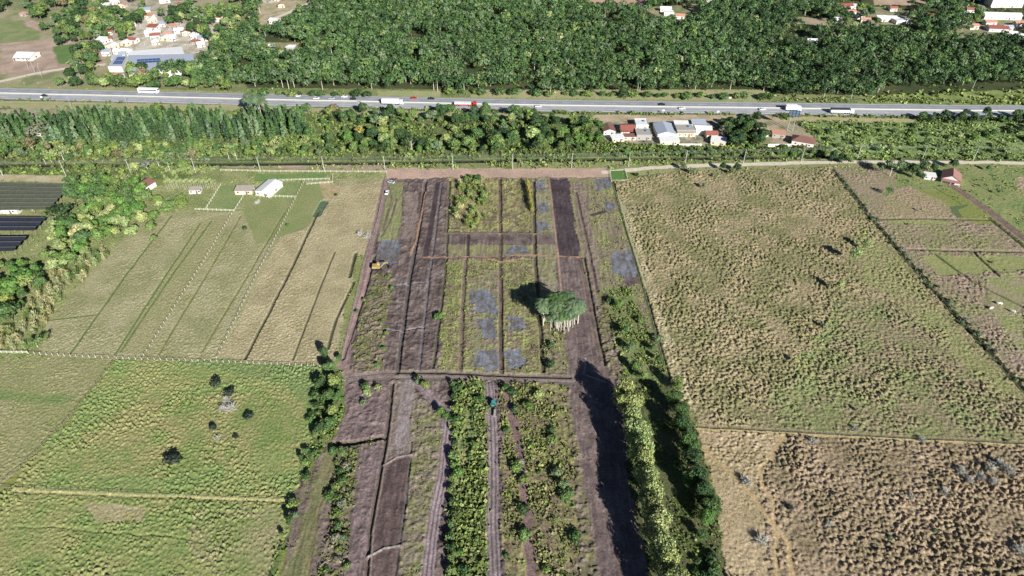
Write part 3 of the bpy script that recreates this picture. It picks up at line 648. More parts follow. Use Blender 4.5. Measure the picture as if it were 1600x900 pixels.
def frond_crown(name, h, R_, nf, rng, leaflets=9, wid=.55):
    V = []; f = []; t = []
    for i in range(nf):
        a = 6.283*i/nf+rng.uniform(-.2, .2); el = rng.uniform(.1, 1.25); br = rng.uniform(.75, 1.2)
        px_ = []
        for k in range(leaflets+1):
            q = k/leaflets; x = R_*q*math.cos(el*(1-q*.6)); z = h+R_*q*math.sin(el)*.75-R_*.75*q*q
            px_.append((x*math.cos(a), x*math.sin(a), z))
        for k in range(leaflets):
            p = np.array(px_[k]); n_ = np.array(px_[k+1]); d = n_-p; sd = np.array([-math.sin(a), math.cos(a), 0]); wl = wid*math.sin(math.pi*(.12+.82*k/leaflets))
            for sg in (-1, 1):
                b = len(V); V += [p, p+d*.62, p+d*.9+sd*sg*wl-np.array([0, 0, wl*.5]), p+d*.35+sd*sg*wl-np.array([0, 0, wl*.5])]; f.append((b, b+1, b+2, b+3)); t += [br*rng.uniform(.7, 1.2)]*4
    return mesh_np(name, np.array(V), np.array(f), np.array(t)[:, None]*np.ones((1, 3)), M_LEAF)
PALM = []
for i in range(3):
    h = 11.0; b = MB(); b.tube([(0, 0, -.2), (.1, 0, h*.5), (0.05, .1, h)], [.17, .14, .1], 7)
    PALM.append((frond_crown('crown', h, 3.4, 24, rg, 9, .8), b.mesh('trunk', M_PALE), h+1, 2.6))
BANANA = [(frond_crown('crown', 2.2, 2.2, 9, rg, 6, .5), trunk_mesh('trunk', 2.2, .16, rg, 0), 3.2, 2.2)]
DEAD = []
for i in range(3):
    b = MB(); b.tube([(0, 0, -.2), (.2, .1, 3), (.1, .3, 6.5)], [.26, .18, .05], 6)
    def br(p, d, L_, r, k):
        e = p+d*L_; b.tube([p, (p+e)/2+Vector((0, 0, L_*.06)), e], [r, r*.7, r*.4], 4, cap=False)
        if k:
            for _ in range(3):
                nd = (d+Vector((rg.uniform(-.7, .7), rg.uniform(-.7, .7), rg.uniform(-.1, .6)))).normalized(); br(e, nd, L_*.62, r*.5, k-1)
    for q in range(6):
        a = q*1.05+rg.uniform(-.3, .3); br(Vector((.1, .1, 1.8+q*.7)), Vector((math.cos(a), math.sin(a), .6)).normalized(), 2.2, .12, 2)
    DEAD.append((b.mesh('bare_branches', M_PALE), None, 7, 3))
M_TWIG = mat('grey_twigs', (186, 183, 172), var=.2); TWIG = []                                                            # grey leafless bush
for i in range(3):
    b = MB()
    for q in range(70):
        a = rg.uniform(0, 6.28); el = rg.uniform(.25, 1.4); L_ = rg.uniform(1.0, 2.1); d = Vector((math.cos(a)*math.cos(el), math.sin(a)*math.cos(el), math.sin(el)))
        e = d*L_; b.tube([(0, 0, 0), d*L_*.5+Vector((0, 0, .15)), e], [.07, .05, .02], 3, cap=False)
        for _ in range(2):
            e2 = e*.6; b.tube([e2, e2+Vector((rg.uniform(-.6, .6), rg.uniform(-.6, .6), rg.uniform(.1, .6)))], [.04, .015], 3, cap=False)
    TWIG.append((b.mesh('bare_bush', M_TWIG), None, 2, 1.8))
CANE = []
for i in range(3):
    n = 170; a = rg.uniform(0, 6.28, n); r = np.sqrt(rg.random(n))*1.7; C = np.c_[np.cos(a)*r, np.sin(a)*r, rg.uniform(.6, 3.6, n)]
    nd = np.c_[np.cos(a), np.sin(a), np.full(n, .4)]
    q = rg.normal(size=(n, 3))*.25; up = np.c_[q[:, 0]+np.cos(a)*.3, q[:, 1]+np.sin(a)*.3, np.ones(n)]; up /= np.linalg.norm(up, axis=1)[:, None]
    sd = np.cross(up, nd); sd /= np.linalg.norm(sd, axis=1)[:, None]; s = rg.uniform(.5, 1.0, (n, 1))
    V = np.stack([C-sd*.13, C-up*s, C+sd*.13, C+up*s], 1).reshape(-1, 3); t = np.repeat(rg.uniform(.7, 1.3, (n, 1)), 4, 0)*np.ones((1, 3))
    CANE.append((mesh_np('cane_clump', V, np.arange(4*n).reshape(-1, 4), t, M_LEAF), None, 4, 1.8))

PAL = {'dark green': (64, 90, 54), 'mid green': (86, 114, 66), 'olive green': (110, 132, 74), 'bright green': (98, 134, 66), 'yellow green': (134, 150, 84), 'pale green': (152, 166, 108),
       'greyish': (128, 132, 112), 'blackish': (54, 66, 56), 'brownish': (128, 122, 90), 'golden': (158, 156, 88), 'grey green': (108, 128, 92), 'straw pale': (178, 176, 128)}
LANDMARKS = [(235, 144, 'the white bus'), (618, 160, 'the white box truck'), (727, 164, 'the red tanker'), (1312, 173, 'the dark covered truck'), (1225, 171, 'the white truck by the billboard'),
    (403, 165, 'the roadside palms'), (960, 205, 'the leftmost terrace house'), (1045, 208, 'the big grey roof'), (1110, 213, 'the small red roof'), (1185, 203, 'the brown roofed shacks'), (1250, 222, 'the low white house'),
    (1475, 272, 'the red roofed farmhouse'), (1340, 250, 'the dirt road bend'), (412, 295, 'the white farm shed'), (380, 300, 'the low stable'), (210, 290, 'the white cottage'), (305, 290, 'the pale trunk row'),
    (60, 305, 'the upper net house'), (40, 365, 'the lower net house'), (125, 345, 'the net house corner'), (40, 540, 'the left field gate'), (100, 440, 'the pasture corner'), (20, 460, 'the left photo edge'),
    (240, 105, 'the solar roof'), (38, 88, 'the white village house'), (100, 85, 'the square lawn'), (175, 120, 'the red roadside roof'), (240, 50, 'the red village roofs'), (310, 70, 'the pale village roofs'), (60, 40, 'the pink clearing'),
    (185, 40, 'the village centre'), (340, 25, 'the village edge'), (440, 15, 'the bare lot'), (440, 75, 'the white sheds in the wood'), (960, 5, 'the bare pink ground'), (1042, 20, 'the white hillside house'), (1325, 20, 'the brown roofed hillside house'), (1400, 32, 'the white hillside boxes'), (1560, 35, 'the long white shed'),
    (600, 415, 'the excavator'), (610, 290, 'the parked cars'), (520, 600, 'the left end of the cross track'), (500, 660, 'the dark transverse ditch'), (450, 800, 'the lower green field corner'), (735, 310, 'the top field strips'), (875, 490, 'the tall palm grove'),
    (770, 630, 'the teal tractor'), (650, 610, 'the central cross track'), (735, 700, 'the middle rutted track'), (730, 850, 'the bottom of the rutted tracks'), (840, 700, 'the brown clearing'), (850, 860, 'the bottom centre scrub'), (540, 850, 'the bottom left mud panel'), (970, 480, 'the blue patch ditch'), (1000, 640, 'the wide mud road'), (1080, 760, 'the lower right field corner'),
    (1310, 400, 'the middle of the right pasture'), (1280, 500, 'the grassy gully'), (1330, 630, 'the lower pasture edge'), (1540, 740, 'the grey bushes'), (1200, 850, 'the worn path'), (1500, 500, 'the diagonal fence'), (1430, 420, 'the diagonal fence top'), (1560, 478, 'the three cattle'), (270, 715, 'the dark bush field'), (385, 355, 'the striped pasture'), (575, 375, 'the plot fence'),
    (60, 200, 'the left end of the conifers'), (200, 210, 'the middle conifers'), (330, 210, 'the right conifers'), (450, 200, 'the last conifers'), (100, 262, 'the leftmost utility pole'), (407, 260, 'the farmyard utility pole'), (507, 258, 'the paddock utility pole'), (602, 258, 'the fence corner utility pole'),
    (708, 256, 'the plot entrance utility pole'), (801, 252, 'the plot centre utility pole'), (893, 252, 'the dark graded strip'), (982, 250, 'the small lawn'), (1070, 248, 'the field edge utility pole'), (1161, 246, 'the pasture utility pole'), (1440, 240, 'the farmhouse utility pole'), (1520, 200, 'the right highway bank'), (1580, 120, 'the upper right wood'), (1430, 70, 'the bare crowned trees'), (1270, 65, 'the hidden white hut'), (560, 205, 'the golden trees'), (860, 215, 'the wide belt trees'), (780, 120, 'the wood edge'), (640, 100, 'the wood middle')]
PEND = []
ORD = ['first', 'second', 'third', 'fourth', 'fifth', 'sixth', 'seventh', 'eighth', 'ninth', 'tenth', 'eleventh', 'twelfth', 'thirteenth', 'fourteenth', 'fifteenth', 'sixteenth', 'seventeenth', 'eighteenth', 'nineteenth', 'twentieth']
def pix(x, y, z=0):
    a, b, c = x, y*sp_-(H-z)*(-cp_)*0, 0
    X_ = x; Yc = y*sp_+(z-H)*cp_; Zc = y*cp_-(z-H)*sp_
    return 800+F*X_/Zc, 450-F*Yc/Zc
def plant(lib, u, v, h=None, colr='mid green', kind='broadleaf_tree', noun='tree', grp=None, ctr=.55, desc='', jit=.12, cat=None, wide=1.0, world=None, lean=0):
    cr, tr, h0, r0 = lib[rnd.randrange(len(lib))]; h = h or h0; s = h/h0
    x, y = world if world else G(u, v, h*ctr)
    z = float(gz([(x, y)])[0])-.05
    c = lin(PAL[colr])*K*np.array([rnd.uniform(1-jit, 1+jit)]*3)*np.array([rnd.uniform(.92, 1.08), 1, rnd.uniform(.9, 1.1)])
    sx = s*wide*rnd.uniform(.92, 1.1); rz = rnd.uniform(0, 6.28)
    if tr is None:
        root = link(kind, cr, None, (x, y, z), rz); root.scale = (sx, sx, s); root.color = (*c, 1)
    else:
        root = empty(kind, (x, y, z), rz); root.scale = (sx, sx, s)
        if lean: root.rotation_euler = (lean*rnd.uniform(-1, 1), lean*rnd.uniform(-1, 1), rz)
        t = link('trunk', tr, root); k = link('crown', cr, root); k.color = (*c, 1)
    uu, vv = pix(x, y, h*.5)
    size = '' if not desc else desc+' '
    PEND.append((root, size+colr+' '+noun, uu, vv, cat or noun.split()[-1], grp)); return root
def finish_labels():
    cl = {}
    for r, ad, u, v, cat, grp in PEND:
        lm = min(LANDMARKS, key=lambda q: (q[0]-u)**2+((q[1]-v)*1.6)**2)
        side = 'left of' if u < lm[0]-14 else 'right of' if u > lm[0]+14 else ('above' if v < lm[1] else 'below')
        cl.setdefault((ad, side, lm[2]), []).append((u, v, r, cat, grp))
    used = set()
    for (ad, side, lm), it in cl.items():
        it.sort(key=lambda q: q[0]); n = len(it)
        for i, (u, v, r, cat, grp) in enumerate(it):
            s = f'{ad} {side} {lm}'
            if n == 2: s += ', the '+('left' if i == 0 else 'right')+' of two'
            elif n > 2: s += ', '+('leftmost' if i == 0 else 'rightmost' if i == n-1 else ORD[i]+' from left')
            if len(s.split()) > 16: s = s.replace(' from left', ' along').replace('the ', '')
            assert s not in used; used.add(s)
            tag(r, s, cat, grp)
def fill(poly, spacing, n_max=400, seed=0, jitter=.35):
    """roughly even random places (metres) inside a pixel polygon on the ground"""
    W_ = GA(poly); x0, y0 = W_.min(0); x1, y1 = W_.max(0); rr = random.Random(seed); pts = []
    y = y0; row = 0
    while y < y1:
        x = x0+(spacing/2 if row % 2 else 0)
        while x < x1: pts.append((x+rr.uniform(-1, 1)*spacing*jitter, y+rr.uniform(-1, 1)*spacing*jitter)); x += spacing
        y += spacing*.87; row += 1
    a = np.array(pts); m = inpoly(a[:, 0], a[:, 1], W_); pts = [p for p, k in zip(pts, m) if k]; rr.shuffle(pts); return pts[:n_max]
def pick(d):
    r = rnd.random()*sum(d.values())
    for k, w in d.items():
        r -= w
        if r <= 0: return k
    return k

# far-off wood: one mass of crowns
def wood():
    rng = np.random.default_rng(5)
    poly = GA([(215, 118), (320, 134), (400, 141), (600, 145), (640, 137), (690, 144), (755, 148), (762, 140), (812, 141), (830, 152), (1060, 149), (1090, 141), (1180, 141), (1230, 156), (1350, 158), (1390, 145), (1500, 140), (1600, 138), (1750, 138), (1800, -90), (380, -90), (380, 0), (395, 50), (350, 60), (340, 85), (310, 108), (240, 118)])
    holes = [GA(q) for q in ([(400, -5), (492, -5), (480, 20), (430, 52), (400, 52)], [(910, -30), (1008, -30), (1012, 20), (960, 14), (915, 18)], [(1020, 12), (1080, 12), (1085, 42), (1022, 38)], [(1300, 0), (1352, 6), (1428, 16), (1430, 56), (1300, 50)],
             [(1245, 28), (1300, 32), (1300, 48), (1245, 46)], [(1362, -20), (1462, -20), (1466, 16), (1362, 16)], [(1490, 10), (1620, 10), (1620, 72), (1505, 70)], [(1535, -20), (1610, -20), (1610, 24), (1535, 24)], [(1092, -10), (1126, -10), (1126, 16), (1092, 16)], [(412, 66), (470, 66), (470, 92), (412, 92)], [(1256, 60), (1286, 60), (1286, 84), (1256, 84)], [(1446, 20), (1474, 20), (1474, 46), (1446, 46)],
             [(1240, 48), (1262, 60), (1250, 66), (1225, 52)], [(400, 46), (398, 70), (404, 96), (396, 96)])]
    sp = 4.4; x0, y0 = poly.min(0); x1, y1 = poly.max(0)
    gx, gy = np.meshgrid(np.arange(x0, x1, sp), np.arange(y0, y1, sp*.87)); x = gx.ravel()+rng.uniform(-.42, .42, gx.size)*sp; y = gy.ravel()+rng.uniform(-.42, .42, gx.size)*sp
    m = inpoly(x, y, poly) & in_view(x, y, 60) & (fbm(x, y, 16, 6, 2) < .70)
    wx_, wy_ = x+22*(vn(x, y, 14, 2)-.5), y+30*(vn(x, y, 14, 5)-.5)
    for q in holes: m &= ~inpoly(wx_, wy_, q)
    x, y = x[m], y[m]; n = len(x)
    h = 7+fbm(x, y, 30, 1)*5+rng.uniform(-1.6, 2.4, n); R_ = np.clip(2.0*np.exp(rng.normal(.16, .34, n)), 1.3, 4.6); h = 1.5+h*.8+(R_-2.5)*1.0; kc = 76
    mood = fbm(x, y, 34, 4, 2)
    base = np.array([lin(PAL['mid green']), lin(PAL['dark green']), lin(PAL['olive green']), lin(PAL['grey green']), lin(PAL['pale green']), lin(PAL['bright green'])])
    right = x > 170
    p = np.array([.50, .24, .09, .15, .015, .005]); ch = rng.choice(6, n, p=p); ch = np.where(right & (rng.random(n) < .35), 1, ch)
    bc = .88*base[ch]*rng.uniform(.85, 1.22, (n, 1))*(0.85+.5*mood)[:, None]
    d = rng.normal(size=(n*kc, 3)); d /= np.linalg.norm(d, axis=1)[:, None]; d[:, 2] = np.abs(d[:, 2])*1.1-.22
    Rr = np.repeat(R_, kc); C = np.c_[np.repeat(x, kc), np.repeat(y, kc), np.repeat(h, kc)-Rr*1.0]
    lump = 1+.22*np.sin(d[:, 0]*5+np.repeat(rng.uniform(0, 6, n), kc))*np.sin(d[:, 1]*5+np.repeat(rng.uniform(0, 6, n), kc))
    C += d*np.c_[Rr*lump, Rr*lump, Rr*1.05*lump]*rng.uniform(.8, 1.05, (n*kc, 1))
    C[:, 2] = np.maximum(C[:, 2], .6)
    V, f, tt = cards(C, rng.uniform(.55, 1.2, n*kc)*.16*np.repeat(R_, kc)+.14, .4, np.repeat(bc, kc, 0)*rng.uniform(.85, 1.25, (n*kc, 1)), n_dir=d, rng=rng)
    o = link('woodland', mesh_np('woodland', V, f, tt*K, M_LEAF)); o.color = (1, 1, 1, 1)
    tag(o, 'dense green wood of broadleaf trees filling the land beyond the highway', 'woodland', kind='stuff')
    k = rng.random(n) < .07; b = MB()
    for xx, yy, hh in zip(x[k], y[k], h[k]): b.tube([(xx, yy, -.2), (xx, yy, hh-2)], [.25, .15], 4, cap=False)
    t = link('woodland_trunks', b.mesh('woodland_trunks', M_PALE)); t.parent = o; t['kind'] = 'stuff'; t.name = 'trunk'
    print('wood', n*kc)
wood()

G1 = 'trees in the belt between highway and dirt road'
MIX = {'mid green': 5, 'olive green': 3, 'dark green': 4.5, 'pale green': 1, 'bright green': 1.2, 'grey green': 1.5, 'yellow green': .5}
for p in fill([(490, 190), (560, 178), (640, 184), (700, 178), (935, 190), (942, 238), (800, 243), (480, 247), (470, 215)], 5.7, 230, 1):
    u_, v_ = pix(*p)
    if 640 < u_ < 700 and 195 < v_ < 222: continue
    if 480 < u_ < 560 and 188 < v_ < 212 and rnd.random() < .5: continue
    plant(BROAD if rnd.random() < .8 else OPEN_, 0, 0, rnd.choice((4, 5, 6.5, 7.5, 9)), pick(MIX), grp=G1, world=p)
for u, v, h, c in ((562, 205, 8, 'golden'), (598, 206, 9, 'yellow green'), (615, 212, 8, 'yellow green'), (710, 228, 10, 'olive green'), (730, 222, 9, 'olive green'), (770, 225, 10, 'olive green'), (672, 182, 8, 'grey green'), (760, 172, 9, 'mid green'), (820, 175, 8, 'olive green'),
                   (520, 170, 7, 'brownish'), (480, 168, 7, 'mid green'), (690, 172, 8, 'dark green'), (830, 210, 11, 'pale green'), (910, 190, 9, 'dark green'), (925, 208, 8, 'brownish'), (852, 205, 7, 'brownish'), (246, 172, 9, 'olive green'), (297, 168, 5, 'bright green'), (345, 178, 7, 'yellow green'), (440, 170, 6, 'bright green')):
    plant(BROAD, u, v, h, c, grp=G1, wide=1.15)
G2 = 'conifers planted in rows below the highway'
k = 0
for p in fill([(-10, 205), (60, 196), (110, 192), (480, 190), (472, 212), (420, 222), (330, 224), (110, 226), (-10, 226)], 3.4, 290, 2, .14):
    plant(CONIF, 0, 0, rnd.uniform(11, 14), rnd.choice(('dark green', 'dark green', 'grey green', 'mid green')), 'conifer', 'narrow conifer', G2, world=p, cat='conifer', jit=.18)
G3 = 'trees along the left side of the dirt road'
for p in fill([(-20, 232), (110, 234), (480, 232), (478, 250), (340, 252), (60, 258), (-20, 254)], 5.8, 130, 3):
    plant(BROAD if rnd.random() < .6 else OPEN_, 0, 0, rnd.choice((4.5, 6, 7, 8)), pick({'olive green': 4, 'mid green': 4, 'pale green': 2, 'yellow green': 1, 'brownish': .4, 'grey green': 1.5, 'bright green': 1}), grp=G3, world=p)
for u, v, h, c in ((63, 208, 13, 'greyish'), (48, 226, 9, 'brownish'), (95, 240, 9, 'pale green'), (182, 232, 8, 'yellow green'), (245, 250, 9, 'olive green'), (262, 256, 8, 'olive green'), (355, 238, 8, 'yellow green'), (178, 282, 8, 'yellow green'), (190, 277, 7, 'yellow green'), (228, 258, 7, 'greyish'), (320, 250, 6, 'grey green')):
    plant(OPEN_, u, v, h, c, grp=G3, wide=1.15)
G4 = 'bushy trees around the net houses'
for u, v, h, c in ((245, 312, 6, 'olive green'), (258, 330, 5, 'olive green'), (200, 318, 8, 'mid green'), (150, 322, 8, 'bright green'), (222, 340, 7, 'pale green'), (240, 338, 6, 'olive green'), (185, 345, 8, 'pale green'), (205, 362, 6, 'pale green'), (128, 372, 9, 'mid green'), (150, 296, 7, 'bright green'), (282, 312, 6, 'olive green'), (15, 448, 10, 'bright green'), (40, 432, 9, 'bright green'), (12, 488, 9, 'mid green'), (110, 350, 8, 'mid green'), (140, 262, 6, 'olive green'), (210, 262, 7, 'pale green'), (285, 258, 7, 'olive green')):
    plant(BROAD, u, v, h, c, grp=G4, wide=1.3)
for p in fill([(118, 290), (175, 292), (235, 305), (232, 330), (205, 345), (160, 330), (105, 312)], 5.6, 90, 4):
    plant(BROAD, 0, 0, rnd.choice((6, 7.5, 9)), pick({'bright green': 5, 'mid green': 4, 'olive green': 2}), grp=G4, world=p, wide=1.1)
for p in fill([(95, 345), (150, 335), (215, 345), (225, 352), (180, 372), (150, 400), (100, 430), (70, 420), (72, 385)], 5.6, 90, 5):
    plant(BROAD, 0, 0, rnd.choice((5, 6, 7.5)), pick({'bright green': 3, 'pale green': 4, 'olive green': 3, 'straw pale': 1}), grp=G4, world=p, wide=1.1)
for p in fill([(-40, 415), (30, 405), (75, 425), (62, 470), (30, 500), (-40, 520)], 6.6, 60, 6):
    plant(BROAD, 0, 0, rnd.choice((5, 6.5, 7.5)), pick({'bright green': 5, 'mid green': 3, 'yellow green': 1}), grp=G4, world=p, wide=1.1)
for p in fill([(70, 430), (160, 385), (175, 400), (120, 445), (75, 500), (40, 545), (-30, 552), (-30, 530), (30, 510)], 4.6, 60, 7):
    plant(CANE, 0, 0, rnd.choice((2.8, 3.5, 4)), pick({'straw pale': 4, 'pale green': 2, 'olive green': 1}), 'cane_clump', 'cane clump', 'cane clumps beside the left pasture', world=p, cat='tall grass', wide=1.1)
for u, v, h, c in ((55, 535, 5, 'olive green'), (70, 528, 4, 'olive green'), (235, 355, 6, 'olive green'), (265, 322, 7, 'olive green'), (285, 318, 7, 'olive green'), (248, 318, 5, 'pale green'), (95, 335, 11, 'dark green'), (165, 398, 4, 'olive green'), (182, 360, 5, 'olive green'), (240, 372, 4, 'olive green')):
    plant(BROAD if u > 200 else OPEN_, u, v, h, c, grp=G4, wide=1.2)
for i in range(26):
    plant(PALM, 262+i*3.0, 296-(i % 3)*1.5, 6.2, 'pale green', 'palm_tree', 'small palm', 'pale trunked palms in a row', ctr=0, cat='palm', wide=.7)
for i in range(16):
    plant(BANANA, 262+i*5+rnd.uniform(-2, 2), 268+rnd.uniform(-5, 5), 3.4, 'pale green', 'banana_plant', 'banana plant', 'banana plants above the pale trunk row', ctr=0, cat='plant')
for i in range(50):
    a = rnd.uniform(0, 6.28); r = math.sqrt(rnd.random()); plant(PALM, 876+28*r*math.cos(a), 506+13*r*math.sin(a), rnd.uniform(8, 14.5), rnd.choice(('grey green', 'grey green', 'mid green')), 'royal_palm', 'royal palm', 'palms in the tall grove on the plot', ctr=0, cat='palm', wide=1.02, jit=.25)
for i in range(9):
    plant(PALM, 393+i*2.9, 184+rnd.uniform(-3, 5), rnd.uniform(15, 18), 'grey green', 'royal_palm', 'royal palm', 'palms beside the highway', ctr=0, cat='palm', wide=.85)
# village and far scattered trees
VM = {'mid green': 4, 'olive green': 4, 'dark green': 3, 'brownish': .5, 'pale green': 1, 'grey green': 1}
for poly, sp, nm, sd in (([(45, 0), (155, 0), (150, 40), (165, 60), (110, 75), (70, 70), (68, 40), (40, 25)], 9, 60, 8), ([(250, 25), (395, 20), (380, 70), (330, 90), (310, 60), (260, 40)], 8, 60, 9), ([(140, 18), (225, 15), (235, 40), (200, 68), (140, 66)], 8, 50, 10),
                         ([(125, 85), (160, 78), (162, 112), (140, 125), (110, 128)], 7.5, 20, 11), ([(90, 132), (160, 126), (190, 134), (350, 140), (385, 142), (385, 146), (90, 138)], 7, 34, 12), ([(190, 118), (320, 110), (370, 120), (370, 138), (240, 134), (195, 130)], 8, 24, 13),
                         ([(1300, 12), (1470, 18), (1470, 46), (1300, 46)], 13, 14, 14), ([(1440, -10), (1535, 0), (1530, 40), (1470, 40), (1450, 20)], 9, 18, 15), ([(155, -20), (390, -20), (385, 14), (160, 12)], 11, 22, 16), ([(-20, 0), (20, -10), (40, 22), (0, 32)], 9, 10, 17)):
    for p in fill(poly, sp, nm, sd):
        plant(BROAD, 0, 0, rnd.choice((6, 7.5, 9, 11)), pick(VM), grp='trees between the village houses', world=p, wide=1.15)
for u, v, c in ((1428, 58, 0), (1385, 92, 0), (1372, 96, 0), (1310, 60, 0), (895, 108, 0), (1180, 96, 0), (1492, 20, 0)):
    plant(DEAD, u, v, 9, 'greyish', 'bare_tree', 'leafless tree', 'leafless trees in the far wood', cat='tree', wide=1.3)
# right end: bank, scrub, farmhouse trees
for p in fill([(1425, 188), (1470, 182), (1700, 186), (1700, 205), (1560, 196), (1480, 196)], 6, 34, 18):
    plant(BROAD, 0, 0, rnd.choice((5, 6, 8)), pick({'dark green': 4, 'mid green': 2}), grp='trees on the right highway bank', world=p)
for p in fill([(1600, 190), (1700, 190), (1700, 250), (1600, 225)], 6, 12, 28): plant(BROAD, 0, 0, 8, 'dark green', grp='trees on the right highway bank', world=p)
for p in fill([(1265, 195), (1440, 196), (1600, 205), (1600, 250), (1330, 244), (1290, 225)], 10.5, 60, 19):
    plant(SHRUB, 0, 0, rnd.choice((2, 2.6, 3.2)), pick({'bright green': 2, 'mid green': 3, 'olive green': 4, 'pale green': 2}), 'shrub', 'rounded shrub', 'shrubs on the green slope at right', world=p, wide=1.25)
for p in fill([(1125, 195), (1180, 192), (1205, 225), (1140, 232)], 6.0, 26, 20): plant(BROAD, 0, 0, rnd.choice((6, 7, 8)), pick({'dark green': 4, 'mid green': 1}), grp=G1, world=p, wide=1.1)
for p in fill([(940, 230), (1300, 232), (1300, 246), (940, 246)], 5.5, 60, 21): plant(SHRUB, 0, 0, rnd.choice((1.8, 2.4, 3)), pick({'bright green': 2, 'mid green': 3, 'olive green': 2}), 'shrub', 'rounded shrub', 'shrubs along the canal', world=p, wide=1.2)
for u, v, h, c, l in ((1302, 244, 7, 'dark green', BROAD), (1315, 247, 7, 'dark green', BROAD), (1327, 250, 7, 'olive green', BROAD), (1376, 262, 7, 'grey green', OPEN_), (1395, 262, 10, 'grey green', OPEN_), (1412, 262, 8, 'dark green', BROAD), (1428, 266, 8, 'dark green', BROAD), (1445, 258, 7, 'dark green', BROAD), (1440, 275, 6, 'grey green', OPEN_), (1460, 262, 6, 'mid green', BROAD), (1490, 256, 6, 'dark green', BROAD), (1130, 260, 6, 'dark green', BROAD), (1152, 262, 5.5, 'dark green', BROAD), (1068, 260, 5, 'grey green', BROAD), (1083, 268, 4.6, 'grey green', BROAD), (1100, 290, 4, 'grey green', BROAD), (1142, 268, 4, 'mid green', BROAD), (995, 272, 2.2, 'dark green', SHRUB), (1545, 262, 4, 'mid green', BROAD), (1560, 300, 3, 'grey green', OPEN_), (1540, 290, 3, 'grey green', OPEN_), (1120, 275, 3.4, 'olive green', OPEN_), (1390, 300, 5, 'grey green', OPEN_)):
    plant(l, u, v, h, c, 'shrub' if l is SHRUB else 'broadleaf_tree', 'shrub' if l is SHRUB else 'tree', grp='trees near the farmhouse')
for p in fill([(1300, 270), (1360, 345), (1430, 425), (1500, 505), (1600, 615), (1610, 606), (1510, 500), (1440, 420), (1368, 340), (1310, 268)], 3.6, 60, 22):
    plant(SHRUB, 0, 0, rnd.choice((1.1, 1.5, 2)), pick({'grey green': 3, 'greyish': 2, 'dark green': 1}), 'shrub', 'scruffy bush', 'bushes along the diagonal fence', world=p)
for u, v, h in ((1350, 392, 7), (1332, 412, 9), (1308, 458, 8), (1287, 514, 4), (1240, 568, 3.6), (1344, 648, 3.2), (1182, 588, 2.2), (1438, 332, 3), (1165, 330, 3), (1225, 290, 3)):
    plant(BROAD, u, v, h, 'pale green', 'slender_tree', 'slender tree', 'slender trees standing in the right pasture', ctr=0, wide=.62)
for u, v, h in ((1545, 735, 2.6), (1560, 728, 2.8), (1575, 738, 2.4), (1530, 748, 2.2), (1552, 756, 2.0), (1500, 738, 2.2), (1512, 752, 2.0), (1268, 692, 1.8), (1290, 512, 1.8), (1592, 862, 2.4), (1474, 770, 2), (1422, 778, 1.6), (1190, 848, 2.6), (1165, 755, 2.4), (355, 628, 2.2), (362, 640, 2.4), (348, 640, 2), (340, 686, 1.4), (1295, 822, 1.6), (1440, 690, 1.8), (812, 728, 2), (1335, 672, 1.6), (575, 372, 2.6), (562, 368, 2.2), (428, 285, 2), (403, 318, 2)):
    plant(TWIG, u, v, h*1.35, 'greyish', 'bare_bush', 'twiggy bare bush', 'leafless grey bushes', ctr=0, cat='bush')
for u, v, r in ((270, 718, 2.6), (336, 600, 2.1), (360, 614, 1.9), (389, 650, 1.7), (332, 668, 1.6), (369, 682, 1.0)):
    plant(SHRUB, u, v, r*1.35, 'blackish', 'shrub', 'round bush', 'dark bushes in the green pasture', ctr=.3, wide=1.25)
for u, v, r, c in ((382, 357, 2, 'dark green'), (450, 352, 1.6, 'bright green'), (525, 305, 1.5, 'dark green'), (1265, 735, 1.4, 'blackish'), (1235, 795, 1.8, 'blackish'), (1300, 770, 1.3, 'blackish'), (1575, 690, 1.4, 'grey green'), (1380, 580, 1.3, 'grey green'), (1418, 350, 1.2, 'grey green'), (1550, 410, 1.4, 'brownish'), (1225, 725, 1.2, 'greyish'), (1460, 830, 1.6, 'grey green'), (1390, 840, 1.6, 'grey green')):
    plant(SHRUB, u, v, r, c, 'shrub', 'small bush', 'small bushes in the pastures', ctr=.3)
